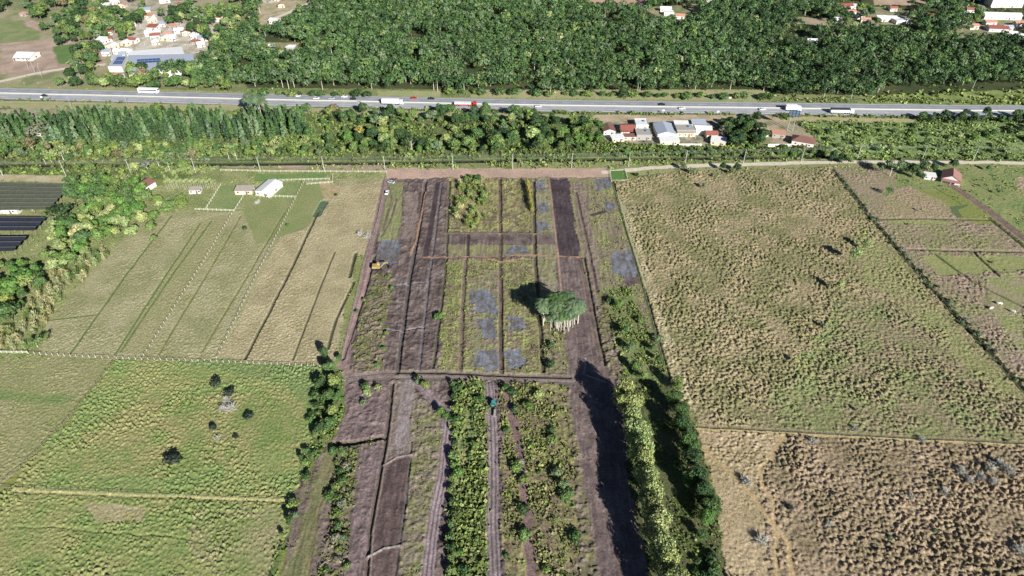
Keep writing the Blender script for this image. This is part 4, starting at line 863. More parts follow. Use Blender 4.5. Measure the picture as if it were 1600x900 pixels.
# the plot
for p in fill([(712, 292), (735, 276), (765, 280), (762, 340), (740, 358), (712, 345)], 3.4, 44, 23): plant(CANE if rnd.random() < .6 else SHRUB, 0, 0, rnd.choice((2.4, 3, 3.6)), pick({'yellow green': 3, 'olive green': 3, 'straw pale': 1}), 'tall_shrub', 'bushy clump', 'clumps at the top of the plot', world=p, cat='shrub', wide=1.1)
for i in range(9): plant(CANE, 824+i*.9, 290+i*5.0, 4.4, 'golden', 'tall_shrub', 'bushy clump', 'clumps at the top of the plot', ctr=0, cat='shrub', wide=.75)
for u, v, h, c in ((748, 280, 5, 'dark green'), (686, 495, 3, 'bright green'), (820, 465, 2, 'mid green'), (965, 478, 4.5, 'bright green'), (975, 520, 5, 'mid green'), (985, 545, 5, 'grey green'), (992, 575, 5.5, 'mid green'), (1020, 545, 4, 'mid green'), (1030, 562, 4.4, 'mid green'), (1028, 530, 3.4, 'grey green'), (1000, 500, 3, 'olive green'), (955, 470, 3.2, 'mid green'), (1005, 590, 5, 'olive green'), (858, 570, 3, 'dark green'), (862, 540, 2.6, 'mid green'), (575, 615, 3, 'pale green'), (568, 628, 2.4, 'grey green'), (590, 605, 2.4, 'pale green'), (665, 605, 4.4, 'yellow green'), (690, 645, 4, 'bright green'), (700, 652, 3, 'mid green'),
                   (655, 595, 3, 'grey green'), (880, 760, 4.2, 'grey green'), (870, 740, 3.6, 'grey green'), (888, 770, 3.6, 'mid green'), (800, 612, 3.2, 'dark green'), (790, 605, 3, 'mid green'), (805, 640, 3, 'mid green'), (570, 605, 3.2, 'olive green'), (600, 545, 2, 'bright green'), (605, 520, 1.8, 'yellow green'), (590, 570, 2, 'bright green'), (612, 450, 2, 'bright green')):
    plant(BROAD if h >= 4 else SHRUB, u, v, h, c, 'broadleaf_tree' if h >= 4 else 'shrub', 'tree' if h >= 4 else 'bush', 'bushes on the cleared plot', ctr=.4)
for poly, sp, hs, mix, sd in (([(710, 600), (762, 597), (762, 700), (758, 930), (700, 930), (708, 760)], 6.8, (1.0, 1.4, 2.0, 3), {'mid green': 4, 'olive green': 5, 'bright green': 2.5, 'yellow green': 1, 'pale green': 1}, 24),
                              ([(785, 610), (840, 600), (880, 596), (895, 720), (905, 930), (790, 930)], 10.5, (1.4, 2.0, 3), {'olive green': 4, 'mid green': 4, 'golden': .4, 'dark green': 1, 'pale green': 1}, 25),
                              ([(520, 705), (548, 705), (545, 800), (550, 930), (500, 930), (515, 800)], 4.2, (1.4, 2, 2.6), {'mid green': 4, 'olive green': 3, 'greyish': 1, 'grey green': 1}, 26),
                              ([(496, 600), (530, 590), (520, 680), (470, 770), (440, 900), (425, 900), (465, 760)], 4.6, (1.6, 2.4, 3), {'mid green': 4, 'dark green': 2, 'olive green': 2}, 27),
                              ([(560, 430), (610, 430), (600, 580), (550, 580)], 8, (.9, 1.3), {'olive green': 2, 'mid green': 1}, 29),
                              ([(1085, 880), (1120, 850), (1130, 960), (1080, 960)], 4.5, (2, 3), {'dark green': 1, 'mid green': 1}, 30)):
    for p in fill(poly, sp, 90, sd): plant(SHRUB, 0, 0, rnd.choice(hs), pick(mix), 'shrub', 'scrub bush', 'scrub bushes in the strips of the plot', world=p, wide=1.15, jit=.2)
for u, v, h, c in ((507, 552, 8, 'dark green'), (515, 575, 8, 'mid green'), (522, 595, 8, 'yellow green'), (512, 618, 8, 'mid green'), (520, 640, 7.5, 'yellow green'), (516, 660, 6, 'mid green'), (500, 668, 6, 'dark green'), (527, 620, 6, 'mid green'), (470, 715, 4, 'dark green'), (478, 705, 3.5, 'mid green'), (452, 812, 5.5, 'dark green'), (462, 805, 4, 'grey green'), (492, 680, 5, 'olive green'), (530, 560, 4, 'mid green'), (500, 600, 7, 'dark green'), (440, 835, 3, 'olive green')):
    plant(BROAD, u, v, h*.82, c, grp='trees on the left boundary of the plot', wide=.88)
for i in range(17):
    q = i/16; plant(SHRUB, 710-6*q+rnd.uniform(-2, 3), 602+290*q, rnd.choice((2.4, 3, 3.4)), rnd.choice(('dark green', 'mid green', 'olive green')), 'shrub', 'taller scrub bush', 'taller bushes along the middle rutted track', ctr=.3, wide=.9)
for i in range(46):
    u = 395+i*18+rnd.uniform(-6, 6); v = (147+ (u-400)*.018)+rnd.uniform(-2, 0)
    if 590 < u < 690: continue
    plant(SHRUB, u, v-(8 if u > 690 else 1), rnd.choice((3, 4, 5)), rnd.choice(('mid green', 'dark green', 'olive green')), 'edge_shrub', 'edge bush', 'bushes along the foot of the far wood', ctr=.3, wide=1.5)
GH = 'tall trees lining the wide mud road'
hl = [(977, 607), (984, 628), (991, 650), (998, 672), (1004, 695), (1009, 718), (1014, 742), (1017, 766), (1022, 792), (1028, 818), (1034, 846), (1042, 876), (1052, 906), (1060, 945)]
for u, v in hl: plant(DENSE, u, v, rnd.uniform(14, 16), 'pale green', 'leafy_tree', 'tall leafy tree', GH, ctr=.72, jit=.1, wide=.76)
for u, v, h, c in ((1058, 598, 8, 'olive green'), (1052, 622, 9, 'mid green'), (1066, 640, 9, 'mid green'), (1064, 664, 10, 'dark green'), (1074, 690, 10, 'mid green'), (1080, 715, 10, 'dark green'), (1088, 742, 11, 'dark green'), (1100, 768, 11, 'dark green'), (1078, 750, 9, 'mid green'), (1104, 806, 8, 'bright green'), (1114, 790, 9, 'mid green'), (1098, 835, 5, 'mid green')):
    plant(DENSE, u, v, h, c, 'leafy_tree', 'bushy leafy tree', 'second row of trees at right', ctr=.6, wide=.9)
# ------------------------------------------------------------------ buildings
def part(name, mb, m, parent, label=None):
    o = link(name, mb.mesh(name, *(m if isinstance(m, (list, tuple)) else [m])), parent)
    if label: o['label'] = label
    return o
def gable(mb, w, d, h, rise, over=.4, th=.12, alongx=True):
    """two roof slabs over a w x d plan, eaves at h"""
    if alongx:
        y = d/2+over; prof_n = [(y, h-over*rise/(d/2)), (0, h+rise)]
        for s in (-1, 1):
            p = [(-w/2-over, s*prof_n[0][0], prof_n[0][1]), (w/2+over, s*prof_n[0][0], prof_n[0][1]), (w/2+over, 0, h+rise), (-w/2-over, 0, h+rise)]
            slab(mb, p, th, s > 0)
    else:
        x = w/2+over
        for s in (-1, 1):
            z0 = h-over*rise/(w/2)
            p = [(s*x, -d/2-over, z0), (s*x, d/2+over, z0), (0, d/2+over, h+rise), (0, -d/2-over, h+rise)]
            slab(mb, p, th, s < 0)
def slab(mb, p, th, flip=False):
    if flip: p = p[::-1]
    q = [(a, b, c+th) for a, b, c in p]
    mb.poly(q); mb.poly(p[::-1])
    for i in range(4):
        j = (i+1) % 4; mb.poly([p[i], p[j], q[j], q[i]])
def house(u, v, w, d, h, rz=0.0, wall=None, roof=None, style='gable', label='', cat='house', rise=1.3, alongx=True, name='house', openings=2, porch=False, tank=False, group=None, win=True):
    x, y = G(u, v); z = float(gz([(x, y)])[0])
    rz = math.radians(rz); root = empty(name, (x-d/2*math.sin(rz), y+d/2*math.cos(rz), z-.1), rz); tag(root, label, cat, group)
    wall = wall or M_WHITE; roof = roof or M_CLAY
    wb = MB()
    if style == 'gable' and alongx: wb.prism([(-d/2, 0), (d/2, 0), (d/2, h), (0, h+rise-.02), (-d/2, h)], -w/2, w/2); wb.v = [(yy, xx, zz) for xx, yy, zz in wb.v]; wb.f = [f[::-1] for f in wb.f]
    elif style == 'gable': wb.prism([(-w/2, 0), (w/2, 0), (w/2, h), (0, h+rise-.02), (-w/2, h)], -d/2, d/2)
    elif style == 'shed': wb.prism([(-d/2, 0), (d/2, 0), (d/2, h+rise-.02), (-d/2, h)], -w/2, w/2); wb.v = [(yy, xx, zz) for xx, yy, zz in wb.v]; wb.f = [f[::-1] for f in wb.f]
    else: wb.box((0, 0, h/2), (w, d, h))
    part('wall', wb, wall, root)
    rb = MB()
    if style == 'gable': gable(rb, w, d, h, rise, alongx=alongx)
    elif style == 'shed':
        slab(rb, [(-w/2-.3, -d/2-.3, h), (w/2+.3, -d/2-.3, h), (w/2+.3, d/2+.3, h+rise), (-w/2-.3, d/2+.3, h+rise)], .12)
    elif style == 'hip':
        o_ = .5; a, b_ = w/2+o_, d/2+o_; rl = max(w/2-d/2, .3); e = [(-a, -b_, h), (a, -b_, h), (a, b_, h), (-a, b_, h)]; r1, r2 = (-rl, 0, h+rise), (rl, 0, h+rise)
        rb.poly([e[0], e[1], r2, r1]); rb.poly([e[1], e[2], r2]); rb.poly([e[2], e[3], r1, r2]); rb.poly([e[3], e[0], r1]); rb.poly([(a_, b__, h-.12) for a_, b__, _ in e[::-1]])
        for i in range(4):
            j = (i+1) % 4; rb.poly([(e[i][0], e[i][1], h-.12), (e[j][0], e[j][1], h-.12), e[j], e[i]])
    else:
        rb.box((0, 0, h+.08), (w+.3, d+.3, .16)); 
        for s in (-1, 1): rb.box((0, s*(d/2+.06), h+.3), (w+.3, .14, .28)); rb.box((s*(w/2+.06), 0, h+.3), (.14, d-.02, .28))
    ro = part('roof', rb, roof, root)
    if win:
        dr = MB().box((w*.18, -d/2-.03, 1.05), (.95, .08, 2.1)); part('door', dr, M_CLAYD, root)
        for i in range(openings):
            xx = -w*.32+i*w*.62/max(1, openings-1) if openings > 1 else -w*.25
            if abs(xx-w*.18) < .9: xx = w*.40
            f = part('window', MB().box((xx, -d/2-.03, 1.55), (1.2, .08, 1.05)), M_WHITE, root); part('pane', MB().box((xx, -d/2-.075, 1.55), (1.0, .03, .85)), M_GLASS, f)
        part('window', MB().box((w/2+.03, 0, 1.55), (.08, 1.2, 1.0)), M_GLASS, root)
    if porch:
        pb = MB(); slab(pb, [(-w/2, -d/2-2.4, h-.55), (w/2, -d/2-2.4, h-.55), (w/2, -d/2-.02, h-.15), (-w/2, -d/2-.02, h-.15)], .1); part('porch_roof', pb, roof if style != 'flat' else M_FIBRE, root)
        for s in (-1, 0, 1): part('porch_post', MB().box((s*(w/2-.2), -d/2-2.3, (h-.6)/2), (.16, .16, h-.6)), wall, root)
    if tank:
        t = MB(); t.tube([(w*.2, d*.1, h+.2), (w*.2, d*.1, h+1.2)], [.7, .6], 10); part('water_tank', t, M_BLUEP, root)
    return root
TH = 'terrace houses below the highway'
house(952, 211, 7.5, 9, 3.0, 4, M_WHITE, M_CLAYD, 'gable', 'white house with brown tiled roof, leftmost of the row below the highway', alongx=False, group=TH)
house(966, 222, 8, 5, 2.6, 12, M_CREAM, M_ROOFW, 'shed', 'low house with pale roof below the leftmost terrace house', rise=.5, group=TH)
house(981, 209, 9, 8, 3.2, 0, M_WHITE, M_CLAY, 'gable', 'white house with dark red tiled roof, second along the row', group=TH, porch=True)
house(984, 219, 8, 3.6, 2.5, 0, M_CREAM, M_CLAYD, 'shed', 'small brown roofed lean-to in front of the dark red roof', rise=.5, group=TH)
house(1003, 203, 8, 9, 3.4, 0, M_WHITE, M_ROOFW, 'flat', 'boxy white house at the back between dark red and big grey roofs', group=TH, tank=True)
house(1006, 219, 9.5, 9, 3.6, 0, M_GREYW, M_GREYW, 'flat', 'grey flat topped house left of the big grey roof', group=TH, tank=True)
house(1041, 217, 11.5, 15, 3.6, 2, M_WHITE, M_ROOFG, 'gable', 'largest terrace house with a big grey metal roof', rise=1.6, alongx=False, group=TH)
house(1046, 227, 12, 5, 2.8, 0, M_CREAM, M_ROOFW, 'shed', 'pale lean-to in front of the big grey roof', rise=.5, group=TH)
house(1071, 214, 12, 8, 4.6, 0, M_CREAM, M_GREYW, 'flat', 'two storey cream house with terrace right of the big grey roof', group=TH, openings=3, porch=True, tank=True)
house(1065, 203, 9, 6, 3, 0, M_WHITE, M_ROOFW, 'shed', 'white roofed house behind the two storey cream house', rise=.8, group=TH)
house(1096, 211, 12, 8, 3.4, -6, M_WHITE, M_ROOFW, 'gable', 'white roofed house left of the small red roof', group=TH)
house(1092, 201, 9, 6, 3.0, 0, M_GREYW, M_ROOFG, 'shed', 'grey roofed shed at the back right of the terrace row', rise=.8, group=TH)
house(1112, 218, 7, 6, 3.2, 0, M_CREAM, M_CLAY, 'gable', 'little house with bright red roof at the right of the row', group=TH)
house(1121, 228, 9, 6, 2.8, -18, M_CREAM, M_ROOFW, 'shed', 'pale slanted roof below the bright red roof, rightmost of the row', rise=.7, group=TH)
house(1188, 205, 6, 6, 3, 20, M_CREAM, M_CLAYD, 'gable', 'brown roofed shack, upper left of the three by the dark trees', group='shacks right of the dark trees')
house(1191, 214, 8, 5, 2.8, 6, M_CREAM, M_CLAYP, 'gable', 'faded red roofed shack with a pale front, middle of three', group='shacks right of the dark trees')
house(1216, 216, 8, 5, 2.6, -10, M_GREYW, M_CLAYP, 'shed', 'low shack with faded roof, right of the three by the dark trees', rise=.8, group='shacks right of the dark trees')
house(1253, 229, 13, 8, 3.2, -22, M_WHITE, M_CLAYD, 'hip', 'white walled house with hipped brown roof above the dirt road', openings=3, rise=2.0)
wl = MB().box((0, 0, .9), (15, .25, 1.8)); o = part('boundary_wall', wl, M_WHITE, None); x, y = G(1218, 229); o.location = (x, y, 0); tag(o, 'low white boundary wall left of the hipped roof house', 'wall')
wl = MB().box((0, 0, 1.0), (14, .25, 2.0)); o = part('boundary_wall', wl, M_WHITE, None); x, y = G(1078, 229); o.location = (x, y, 0); tag(o, 'long white boundary wall in front of the two storey cream house', 'wall')
# farmhouse
fh = house(1484, 287, 9.5, 10, 2.8, -28, M_WHITE, mat('weathered_clay_tile', (158, 116, 106), var=.25, scale=2), 'gable', 'white farmhouse with big faded red roof and porch at the right', rise=2.4, alongx=False, porch=True, openings=3)
house(1452, 281, 6, 4, 2.4, -14, M_WHITE, M_ROOFW, 'shed', 'small white outbuilding left of the red roofed farmhouse', rise=.4, name='outbuilding', cat='shed')
house(213, 303, 8, 11, 3.2, -24, M_WHITE, M_CLAYD, 'gable', 'white cottage with dark brown roof among the trees at left', alongx=False, rise=1.6, porch=True)
house(411, 307, 9, 13, 2.8, -18, M_WHITE, M_ROOFW, 'gable', 'farm shed with bright white metal roof in the paddocks', name='farm_shed', cat='shed', alongx=False, rise=.9)
house(381, 304, 9.5, 5, 2.4, 0, M_CREAM, M_FIBRE, 'shed', 'low open stable with brownish roof left of the white farm shed', name='stable', cat='stable', rise=.6)
house(305, 303, 6, 3.5, 2.4, 4, M_WHITE, M_FIBRE, 'shed', 'tiny white hut below the row of pale trunks', name='hut', cat='hut', rise=.4)
# warehouse with solar panels
wx, wy = G(250, 118); wr = empty('warehouse', (wx, wy, 0)); tag(wr, 'wide grey roofed warehouse with two solar arrays beside the village', 'warehouse')
def roofquad(pts, z0, z1):
    A = [G(u, v, z) for (u, v), z in zip(pts, (z0, z0, z1, z1))]; return [(a[0]-wx, a[1]-wy, z) for a, z in zip(A, (z0, z0, z1, z1))]
for nm, pts, z0, z1, m in (('roof', [(200, 116), (304, 103), (302, 84), (200, 86)], 6.0, 6.8, M_ROOFG), ('roof', [(168, 104), (190, 104), (200, 87), (182, 87)], 4.5, 5.2, M_ROOFG), ('roof', [(198, 86), (288, 84), (284, 73), (206, 80)], 6.9, 7.2, M_ROOFW)):
    q = roofquad(pts, z0, z1); b = MB(); slab(b, q, .2); ro = part(nm, b, m, wr)
    b = MB(); cx = sum(p[0] for p in q)/4; cy = sum(p[1] for p in q)/4; bt = [((p[0]-cx)*.985+cx, (p[1]-cy)*.985+cy) for p in q]
    for i in range(4):
        j = (i+1) % 4; b.poly([(*bt[i], 0), (*bt[j], 0), (*bt[j], q[j][2]), (*bt[i], q[i][2])])
    part('wall', b, M_WHITE, wr)
for pts in ([(214, 99), (250, 97), (250, 91), (214, 93)], [(176, 100), (190, 100), (196, 89), (184, 89)]):
    z0, z1 = (6.6, 7.0) if pts[0][0] > 200 else (5.0, 5.5)
    q = roofquad(pts, z0, z1); b = MB(); slab(b, q, .08); so_ = part('solar_array', b, M_PVBLUE, wr, 'dark blue solar panels')
    fr = MB(); p0, p1, p2, p3 = [Vector(p) for p in q]
    for k in range(1, 6): a = p0.lerp(p1, k/6); c = p3.lerp(p2, k/6); fr.tube([a+Vector((0, 0, .11)), c+Vector((0, 0, .11))], .07, 4)
    for k in (.5,): fr.tube([p0.lerp(p3, k)+Vector((0, 0, .11)), p1.lerp(p2, k)+Vector((0, 0, .11))], .09, 4)
    part('panel_frame', fr, M_METAL, so_)
part('loading_door', MB().box((10, -.5, 1.8), (4, .1, 3.6)), M_GREYW, wr)
V_ = 'village houses at upper left'
house(176, 127, 11, 8, 3.0, -4, M_WHITE, M_CLAYP, 'gable', 'roadside house with red tiled roof and white front below the warehouse', porch=True)
house(38, 95, 14, 11, 3.6, -4, M_WHITE, M_ROOFW, 'gable', 'white house with white roof left of the square lawn', porch=True, rise=1.6, openings=3)
vill = [(168, 66, 'C', 9), (172, 78, 'W', 10), (166, 88, 'G', 7), (182, 97, 'G', 8), (206, 68, 'C', 9), (214, 74, 'W', 8), (222, 82, 'W', 7), (236, 37, 'W', 8), (237, 48, 'C', 10), (246, 55, 'W', 8), (243, 62, 'C', 9), (256, 64, 'W', 9), (233, 57, 'W', 7), (268, 46, 'P', 8), (280, 52, 'W', 9), (292, 56, 'P', 8),
        (303, 62, 'W', 7), (304, 70, 'C', 8), (315, 74, 'W', 7), (323, 73, 'G', 6), (332, 74, 'W', 7), (300, 85, 'W', 10), (244, 70, 'W', 7), (232, 30, 'P', 8), (165, 12, 'W', 10), (178, 8, 'W', 8), (190, 12, 'P', 8), (258, 5, 'W', 11), (280, 12, 'C', 7), (292, 16, 'P', 8), (328, 32, 'W', 7), (342, 34, 'P', 7), (322, 28, 'C', 6), (36, 26, 'P', 7), (152, 18, 'W', 7), (230, 22, 'G', 8), (170, 55, 'C', 7), (415, 4, 'C', 14), (428, 38, 'W', 11), (440, 12, 'P', 7), (424, 79, 'W', 5), (454, 80, 'W', 8), (430, 2, 'W', 8)]
for q in range(44): vill.append((rnd.choice((rnd.uniform(226, 345), rnd.uniform(150, 215))), rnd.uniform(30, 96), rnd.choice('WWGPC'), rnd.uniform(5.5, 9)))
vill = [q for i, q in enumerate(vill) if all(abs(q[0]-r[0]) > 9 or abs(q[1]-r[1]) > 5 for r in vill[:i]) and not (198 < q[0] < 306 and q[1] > 70)]
RFN = {'C': (M_CLAY, 'red tiled'), 'W': (M_ROOFW, 'white metal'), 'G': (M_ROOFG, 'grey metal'), 'P': (M_CLAYP, 'faded clay')}
vl = {}
for i, (u, v, r, w) in enumerate(vill):
    w *= .86; hs = house(u, v, w, w*.75, 2.7+(i % 3)*.4, rnd.uniform(-22, 22), (M_WHITE, M_CREAM, M_WHITE, M_GREYW)[i % 4], RFN[r][0], ('gable', 'gable', 'shed', 'hip')[i % 4] if r != 'G' else 'shed', '', 'house', rise=1.1, alongx=i % 2 == 0, group=V_)
    PEND.append((hs, RFN[r][1]+' roofed house', u, v, 'house', V_))
hr = [(1322, 15, 'C', 15, 'brown roofed white house on the wooded hillside, left of the small parked vehicles'), (1330, 24, 'P', 9, ''), (1345, 30, 'W', 7, ''), (1378, 34, 'W', 8, ''), (1390, 34, 'W', 12, ''), (1411, 38, 'W', 14, ''), (1269, 70, 'W', 8, ''), (1458, 30, 'C', 9, ''), (1508, 35, 'P', 9, ''), (1500, 26, 'G', 8, ''), (1560, 50, 'C', 16, ''), (1548, 40, 'P', 10, ''),
      (1040, 19, 'W', 10, ''), (1045, 25, 'W', 9, ''), (1062, 30, 'P', 8, ''), (1107, 4, 'W', 10, ''), (1594, 42, 'P', 9, '')]
hr += [(1475, 14, 'W', 8, ''), (1488, 40, 'W', 7, ''), (1522, 46, 'P', 8, ''), (1516, 20, 'C', 7, ''), (1338, 14, 'W', 7, ''), (1352, 36, 'P', 8, ''), (1424, 26, 'P', 7, ''), (1580, 58, 'W', 9, ''), (1575, 48, 'G', 8, ''), (1598, 62, 'W', 8, ''), (1310, 36, 'W', 6, ''), (1396, 18, 'C', 7, '')]
for i, (u, v, r, w, lb) in enumerate(hr):
    hs = house(u, v, w, w*.6, 3.0, rnd.uniform(-12, 12), M_WHITE, RFN[r][0], ('gable', 'flat', 'gable', 'shed')[i % 4] if r == 'W' else 'gable', '', 'house', rise=1.3, group='hillside houses at upper right')
    PEND.append((hs, RFN[r][1]+' roofed house', u, v, 'house', 'hillside houses at upper right'))
house(1566, 31, 32, 9, 4, -5, M_WHITE, M_ROOFW, 'gable', 'long white roofed shed above the red roofed house at upper right', 'shed', name='long_shed', openings=4)
house(1572, 12, 30, 24, 8, 0, M_WHITE, M_ROOFW, 'gable', 'biggest white warehouse in the top right corner', 'warehouse', name='warehouse', openings=4, rise=1.5)
house(1545, 6, 12, 10, 6, 0, M_BLUEP, M_ROOFW, 'flat', 'small blue fronted building beside the top right warehouse', 'building', name='building')
# shade net houses
def net_house(pts, rows, label, gap=None, nm_=M_NET):
    A = [G(u, v, 3.2) for u, v in pts]; ox, oy = A[0]; rt = empty('net_house', (ox, oy, 0)); tag(rt, label, 'net house')
    A = [Vector((a[0]-ox, a[1]-oy, 3.2)) for a in A]; tl, tr, br_, bl = A
    for k in range(rows):
        if gap and k in gap: continue
        a0, a1 = tl.lerp(bl, k/rows), tr.lerp(br_, k/rows); b0, b1 = tl.lerp(bl, (k+.992)/rows), tr.lerp(br_, (k+.992)/rows); m0, m1 = (a0+b0)/2+Vector((0, 0, .8)), (a1+b1)/2+Vector((0, 0, .8))
        b = MB(); b.poly([b0, b1, m1, m0]); b.poly([m0, m1, a1, a0])
        net = part('net_roof', b, nm_, rt)
        b = MB(); b.tube([m0+Vector((0, 0, .07)), m1+Vector((0, 0, .07))], .06, 4); part('ridge_wire', b, M_WOOD, net)
    for k in range(rows+1):
        for q in range(7):
            p = tl.lerp(bl, k/rows).lerp(tr.lerp(br_, k/rows), q/6); part('post', MB().tube([(p.x, p.y, -.2), (p.x, p.y, 3.2)], .09, 5), M_WOOD, rt)
    return rt
net_house([(-60, 283), (114, 287), (78, 327), (-80, 330)], 7, 'dark netted plant house with parallel ridges, upper of the two at left')
net_house([(-60, 337), (76, 338), (22, 392), (-90, 394)], 7, 'bluish black netted plant house with an open bay, lower of the two', gap=(3,), nm_=M_NET2)
house(10, 334, 14, 3.5, 2.6, 0, M_WHITE, M_ROOFW, 'shed', 'long white roofed shed between the two net houses', 'shed', name='shed', rise=.4)

# ------------------------------------------------------------------ vehicles
def wheel(parent, x, y, r, w=.28):
    t = MB().tube([(x, y-w/2, r), (x, y+w/2, r)], r, 12); o = part('wheel', t, M_TYRE, parent); part('rim', MB().tube([(x, y-w/2-.02, r), (x, y+w/2+.02, r)], r*.5, 8), M_METAL, o); return o
def veh_root(name, u, v, label, cat, flip=False, ang=None, group=None):
    x, y = G(u, v)
    if ang is None:
        i = int(np.argmin(np.hypot(HL[:, 0]-x, HL[:, 1]-y))); d = HL[min(i+1, len(HL)-1)]-HL[i-1]; ang = math.atan2(d[1], d[0])
        # keep to the nearest lane
        nx_, ny_ = -math.sin(ang), math.cos(ang); off = (x-HL[i, 0])*nx_+(y-HL[i, 1])*ny_; lane = min((-6.7, -3.1, 3.1, 6.7), key=lambda q: abs(q-off)); x += (lane-off)*nx_; y += (lane-off)*ny_
        z = float(gz([(x, y)])[0])+.115
    else: z = float(gz([(x, y)])[0])+.03
    r = empty(name, (x, y, z), ang+(math.pi if flip else 0)); return tag(r, label, cat, group)
def car(u, v, m, label, flip=False, ang=None, group='cars on the highway'):
    r = veh_root('car', u, v, label, 'car', flip, ang, group)
    body = [(-2.15, .35), (2.1, .35), (2.15, .65), (1.95, .88), (1.0, .98), (.95, 1.0), (-1.75, 1.0), (-2.1, .9)]
    part('body', MB().prism(body, -.87, .87), m, r)
    cab = part('cabin', MB().prism([(-1.75, .995), (.95, .995), (.3, 1.46), (-1.25, 1.46)], -.74, .74), M_GLASS, r); part('roof', MB().box((-.47, 0, 1.475), (1.5, 1.4, .05)), m, cab)
    for sx in (-1.3, 1.35):
        for sy in (-.8, .8): wheel(r, sx, sy, .33, .22)
    for sy in (-.6, .6): part('headlight', MB().box((2.13, sy, .66), (.08, .36, .16)), M_WHITE, r)
    return r
def truck(u, v, label, cab_m, box_m, L=14.0, hh=3.9, low=False, flip=False, tarp=None, tanker=False, group='trucks on the highway'):
    r = veh_root('truck', u, v, label, 'truck', flip, None, group)
    cb = part('cab', MB().prism([(L/2-2.4, .6), (L/2, .6), (L/2, 1.8), (L/2-.25, 3.1), (L/2-2.4, 3.3)], -1.22, 1.22), cab_m, r)
    part('windscreen', MB().prism([(L/2+.02, 1.85), (L/2-.22, 2.95), (L/2-.28, 2.95), (L/2-.06, 1.85)], -1.1, 1.1), M_GLASS, cb)
    part('chassis', MB().box((0, 0, .95), (L-.6, .9, .3)), M_TARP, r)
    x0, x1 = -L/2, L/2-2.9
    if tanker:
        part('cargo_bed', MB().box(((x0+x1)/2, 0, 1.25), (x1-x0, 2.5, .3)), M_RED, r)
        bd = MB()
        for k in range(5): bd.box((x0+1+k*(x1-x0-1)/5+.3, 0, 2.1), ((x1-x0)/5-.35, 2.4, 1.35))
        part('cargo', bd, box_m, r)
        part('side_rail', MB().box(((x0+x1)/2, -1.26, 1.75), (x1-x0, .06, .22)).box(((x0+x1)/2, 1.26, 1.75), (x1-x0, .06, .22)), M_RED, r)
    else:
        part('cargo_box', MB().box(((x0+x1)/2, 0, (hh+1.15)/2), (x1-x0, 2.5, hh-1.15)), box_m, r)
        if tarp: part('tarpaulin', MB().prism([(-1.3, hh-.5), (1.3, hh-.5), (1.25, hh+.1), (0, hh+.35), (-1.25, hh+.1)], x0-.05, x1+.05), tarp, r); r.children[-1].rotation_euler = (0, 0, -math.pi/2)
    for x in (L/2-1.3, L/2-3.6, L/2-4.8, -L/2+1.2, -L/2+2.4, -L/2+3.6)[:6 if L > 10 else 4]:
        for sy in (-1.05, 1.05): wheel(r, x, sy, .5, .35)
    return r
def bus(u, v, label):
    r = veh_root('bus', u, v, label, 'bus'); L = 14.5
    part('body', MB().prism([(-L/2, .4), (L/2, .4), (L/2+.1, 1.6), (L/2-.15, 3.5), (-L/2+.2, 3.7), (-L/2, 3.3)], -1.25, 1.25), M_CARW, r)
    for s in (-1, 1): part('window_band', MB().box((0, s*1.262, 2.45), (L-1.6, .04, .8)), M_GLASS, r)
    part('windscreen', MB().box((L/2-.02, 0, 2.4), (.1, 2.2, 1.3)), M_GLASS, r)
    for x in (-L/2+2.2, -L/2+3.5, L/2-2.4):
        for sy in (-1.1, 1.1): wheel(r, x, sy, .5, .35)
bus(235, 144, 'long white coach on the far carriageway at left')
truck(614, 163, 'white box truck with white cab on the near carriageway', M_CARW, M_CARW, 15)
truck(727, 167, 'red cabbed truck with red edged white cargo on the highway', M_RED, M_WHITE, 15.5, tanker=True)
truck(1239, 174, 'short white truck beside the billboard', M_CARW, M_CARW, 10.5, 4.2)
truck(1314, 177, 'truck with dark covered trailer and white cab at right', M_CARW, M_CARW, 15.5, 3.4, tarp=M_TARP)
for u, v, m, l in ((465, 151, M_CARW, 'white car, leftmost of four light cars on the far carriageway'), (495, 154, M_CARW, 'white car, second of four light cars on the far carriageway'), (519, 154, M_SILV, 'silver car, third of four light cars on the far carriageway'), (539, 151.5, M_CARW, 'white car just left of the dark car'), (553, 154.5, M_CARD, 'dark car left of the white box truck'),
                   (562, 162, M_SILV, 'silver car behind the white box truck on the near carriageway'), (647, 154, M_RED, 'red car above and right of the white box truck'), (675, 153, M_CARD, 'dark car between the red car and the wood'), (841, 165.5, M_CARW, 'white car right of the red cabbed truck'), (1066, 172, M_CARW, 'white car above the terrace houses'), (1192, 174, M_CARW, 'white car left of the short white truck'),
                   (68, 152, M_CARD, 'dark car at the left end of the highway'), (1035, 166, M_CARD, 'dark motorbike sized car far from others above the big grey roof')):
    car(u, v, m, l.replace('dark motorbike sized car far from others', 'small dark car'))
PC = 'cars parked at the plot entrance'
car(611, 286, M_SILV, 'silver car parked nearest the dirt road at the plot corner', ang=2.7, group=PC); car(605, 302, M_CARW, 'white car parked on grass beside the plot fence', ang=1.5, group=PC)
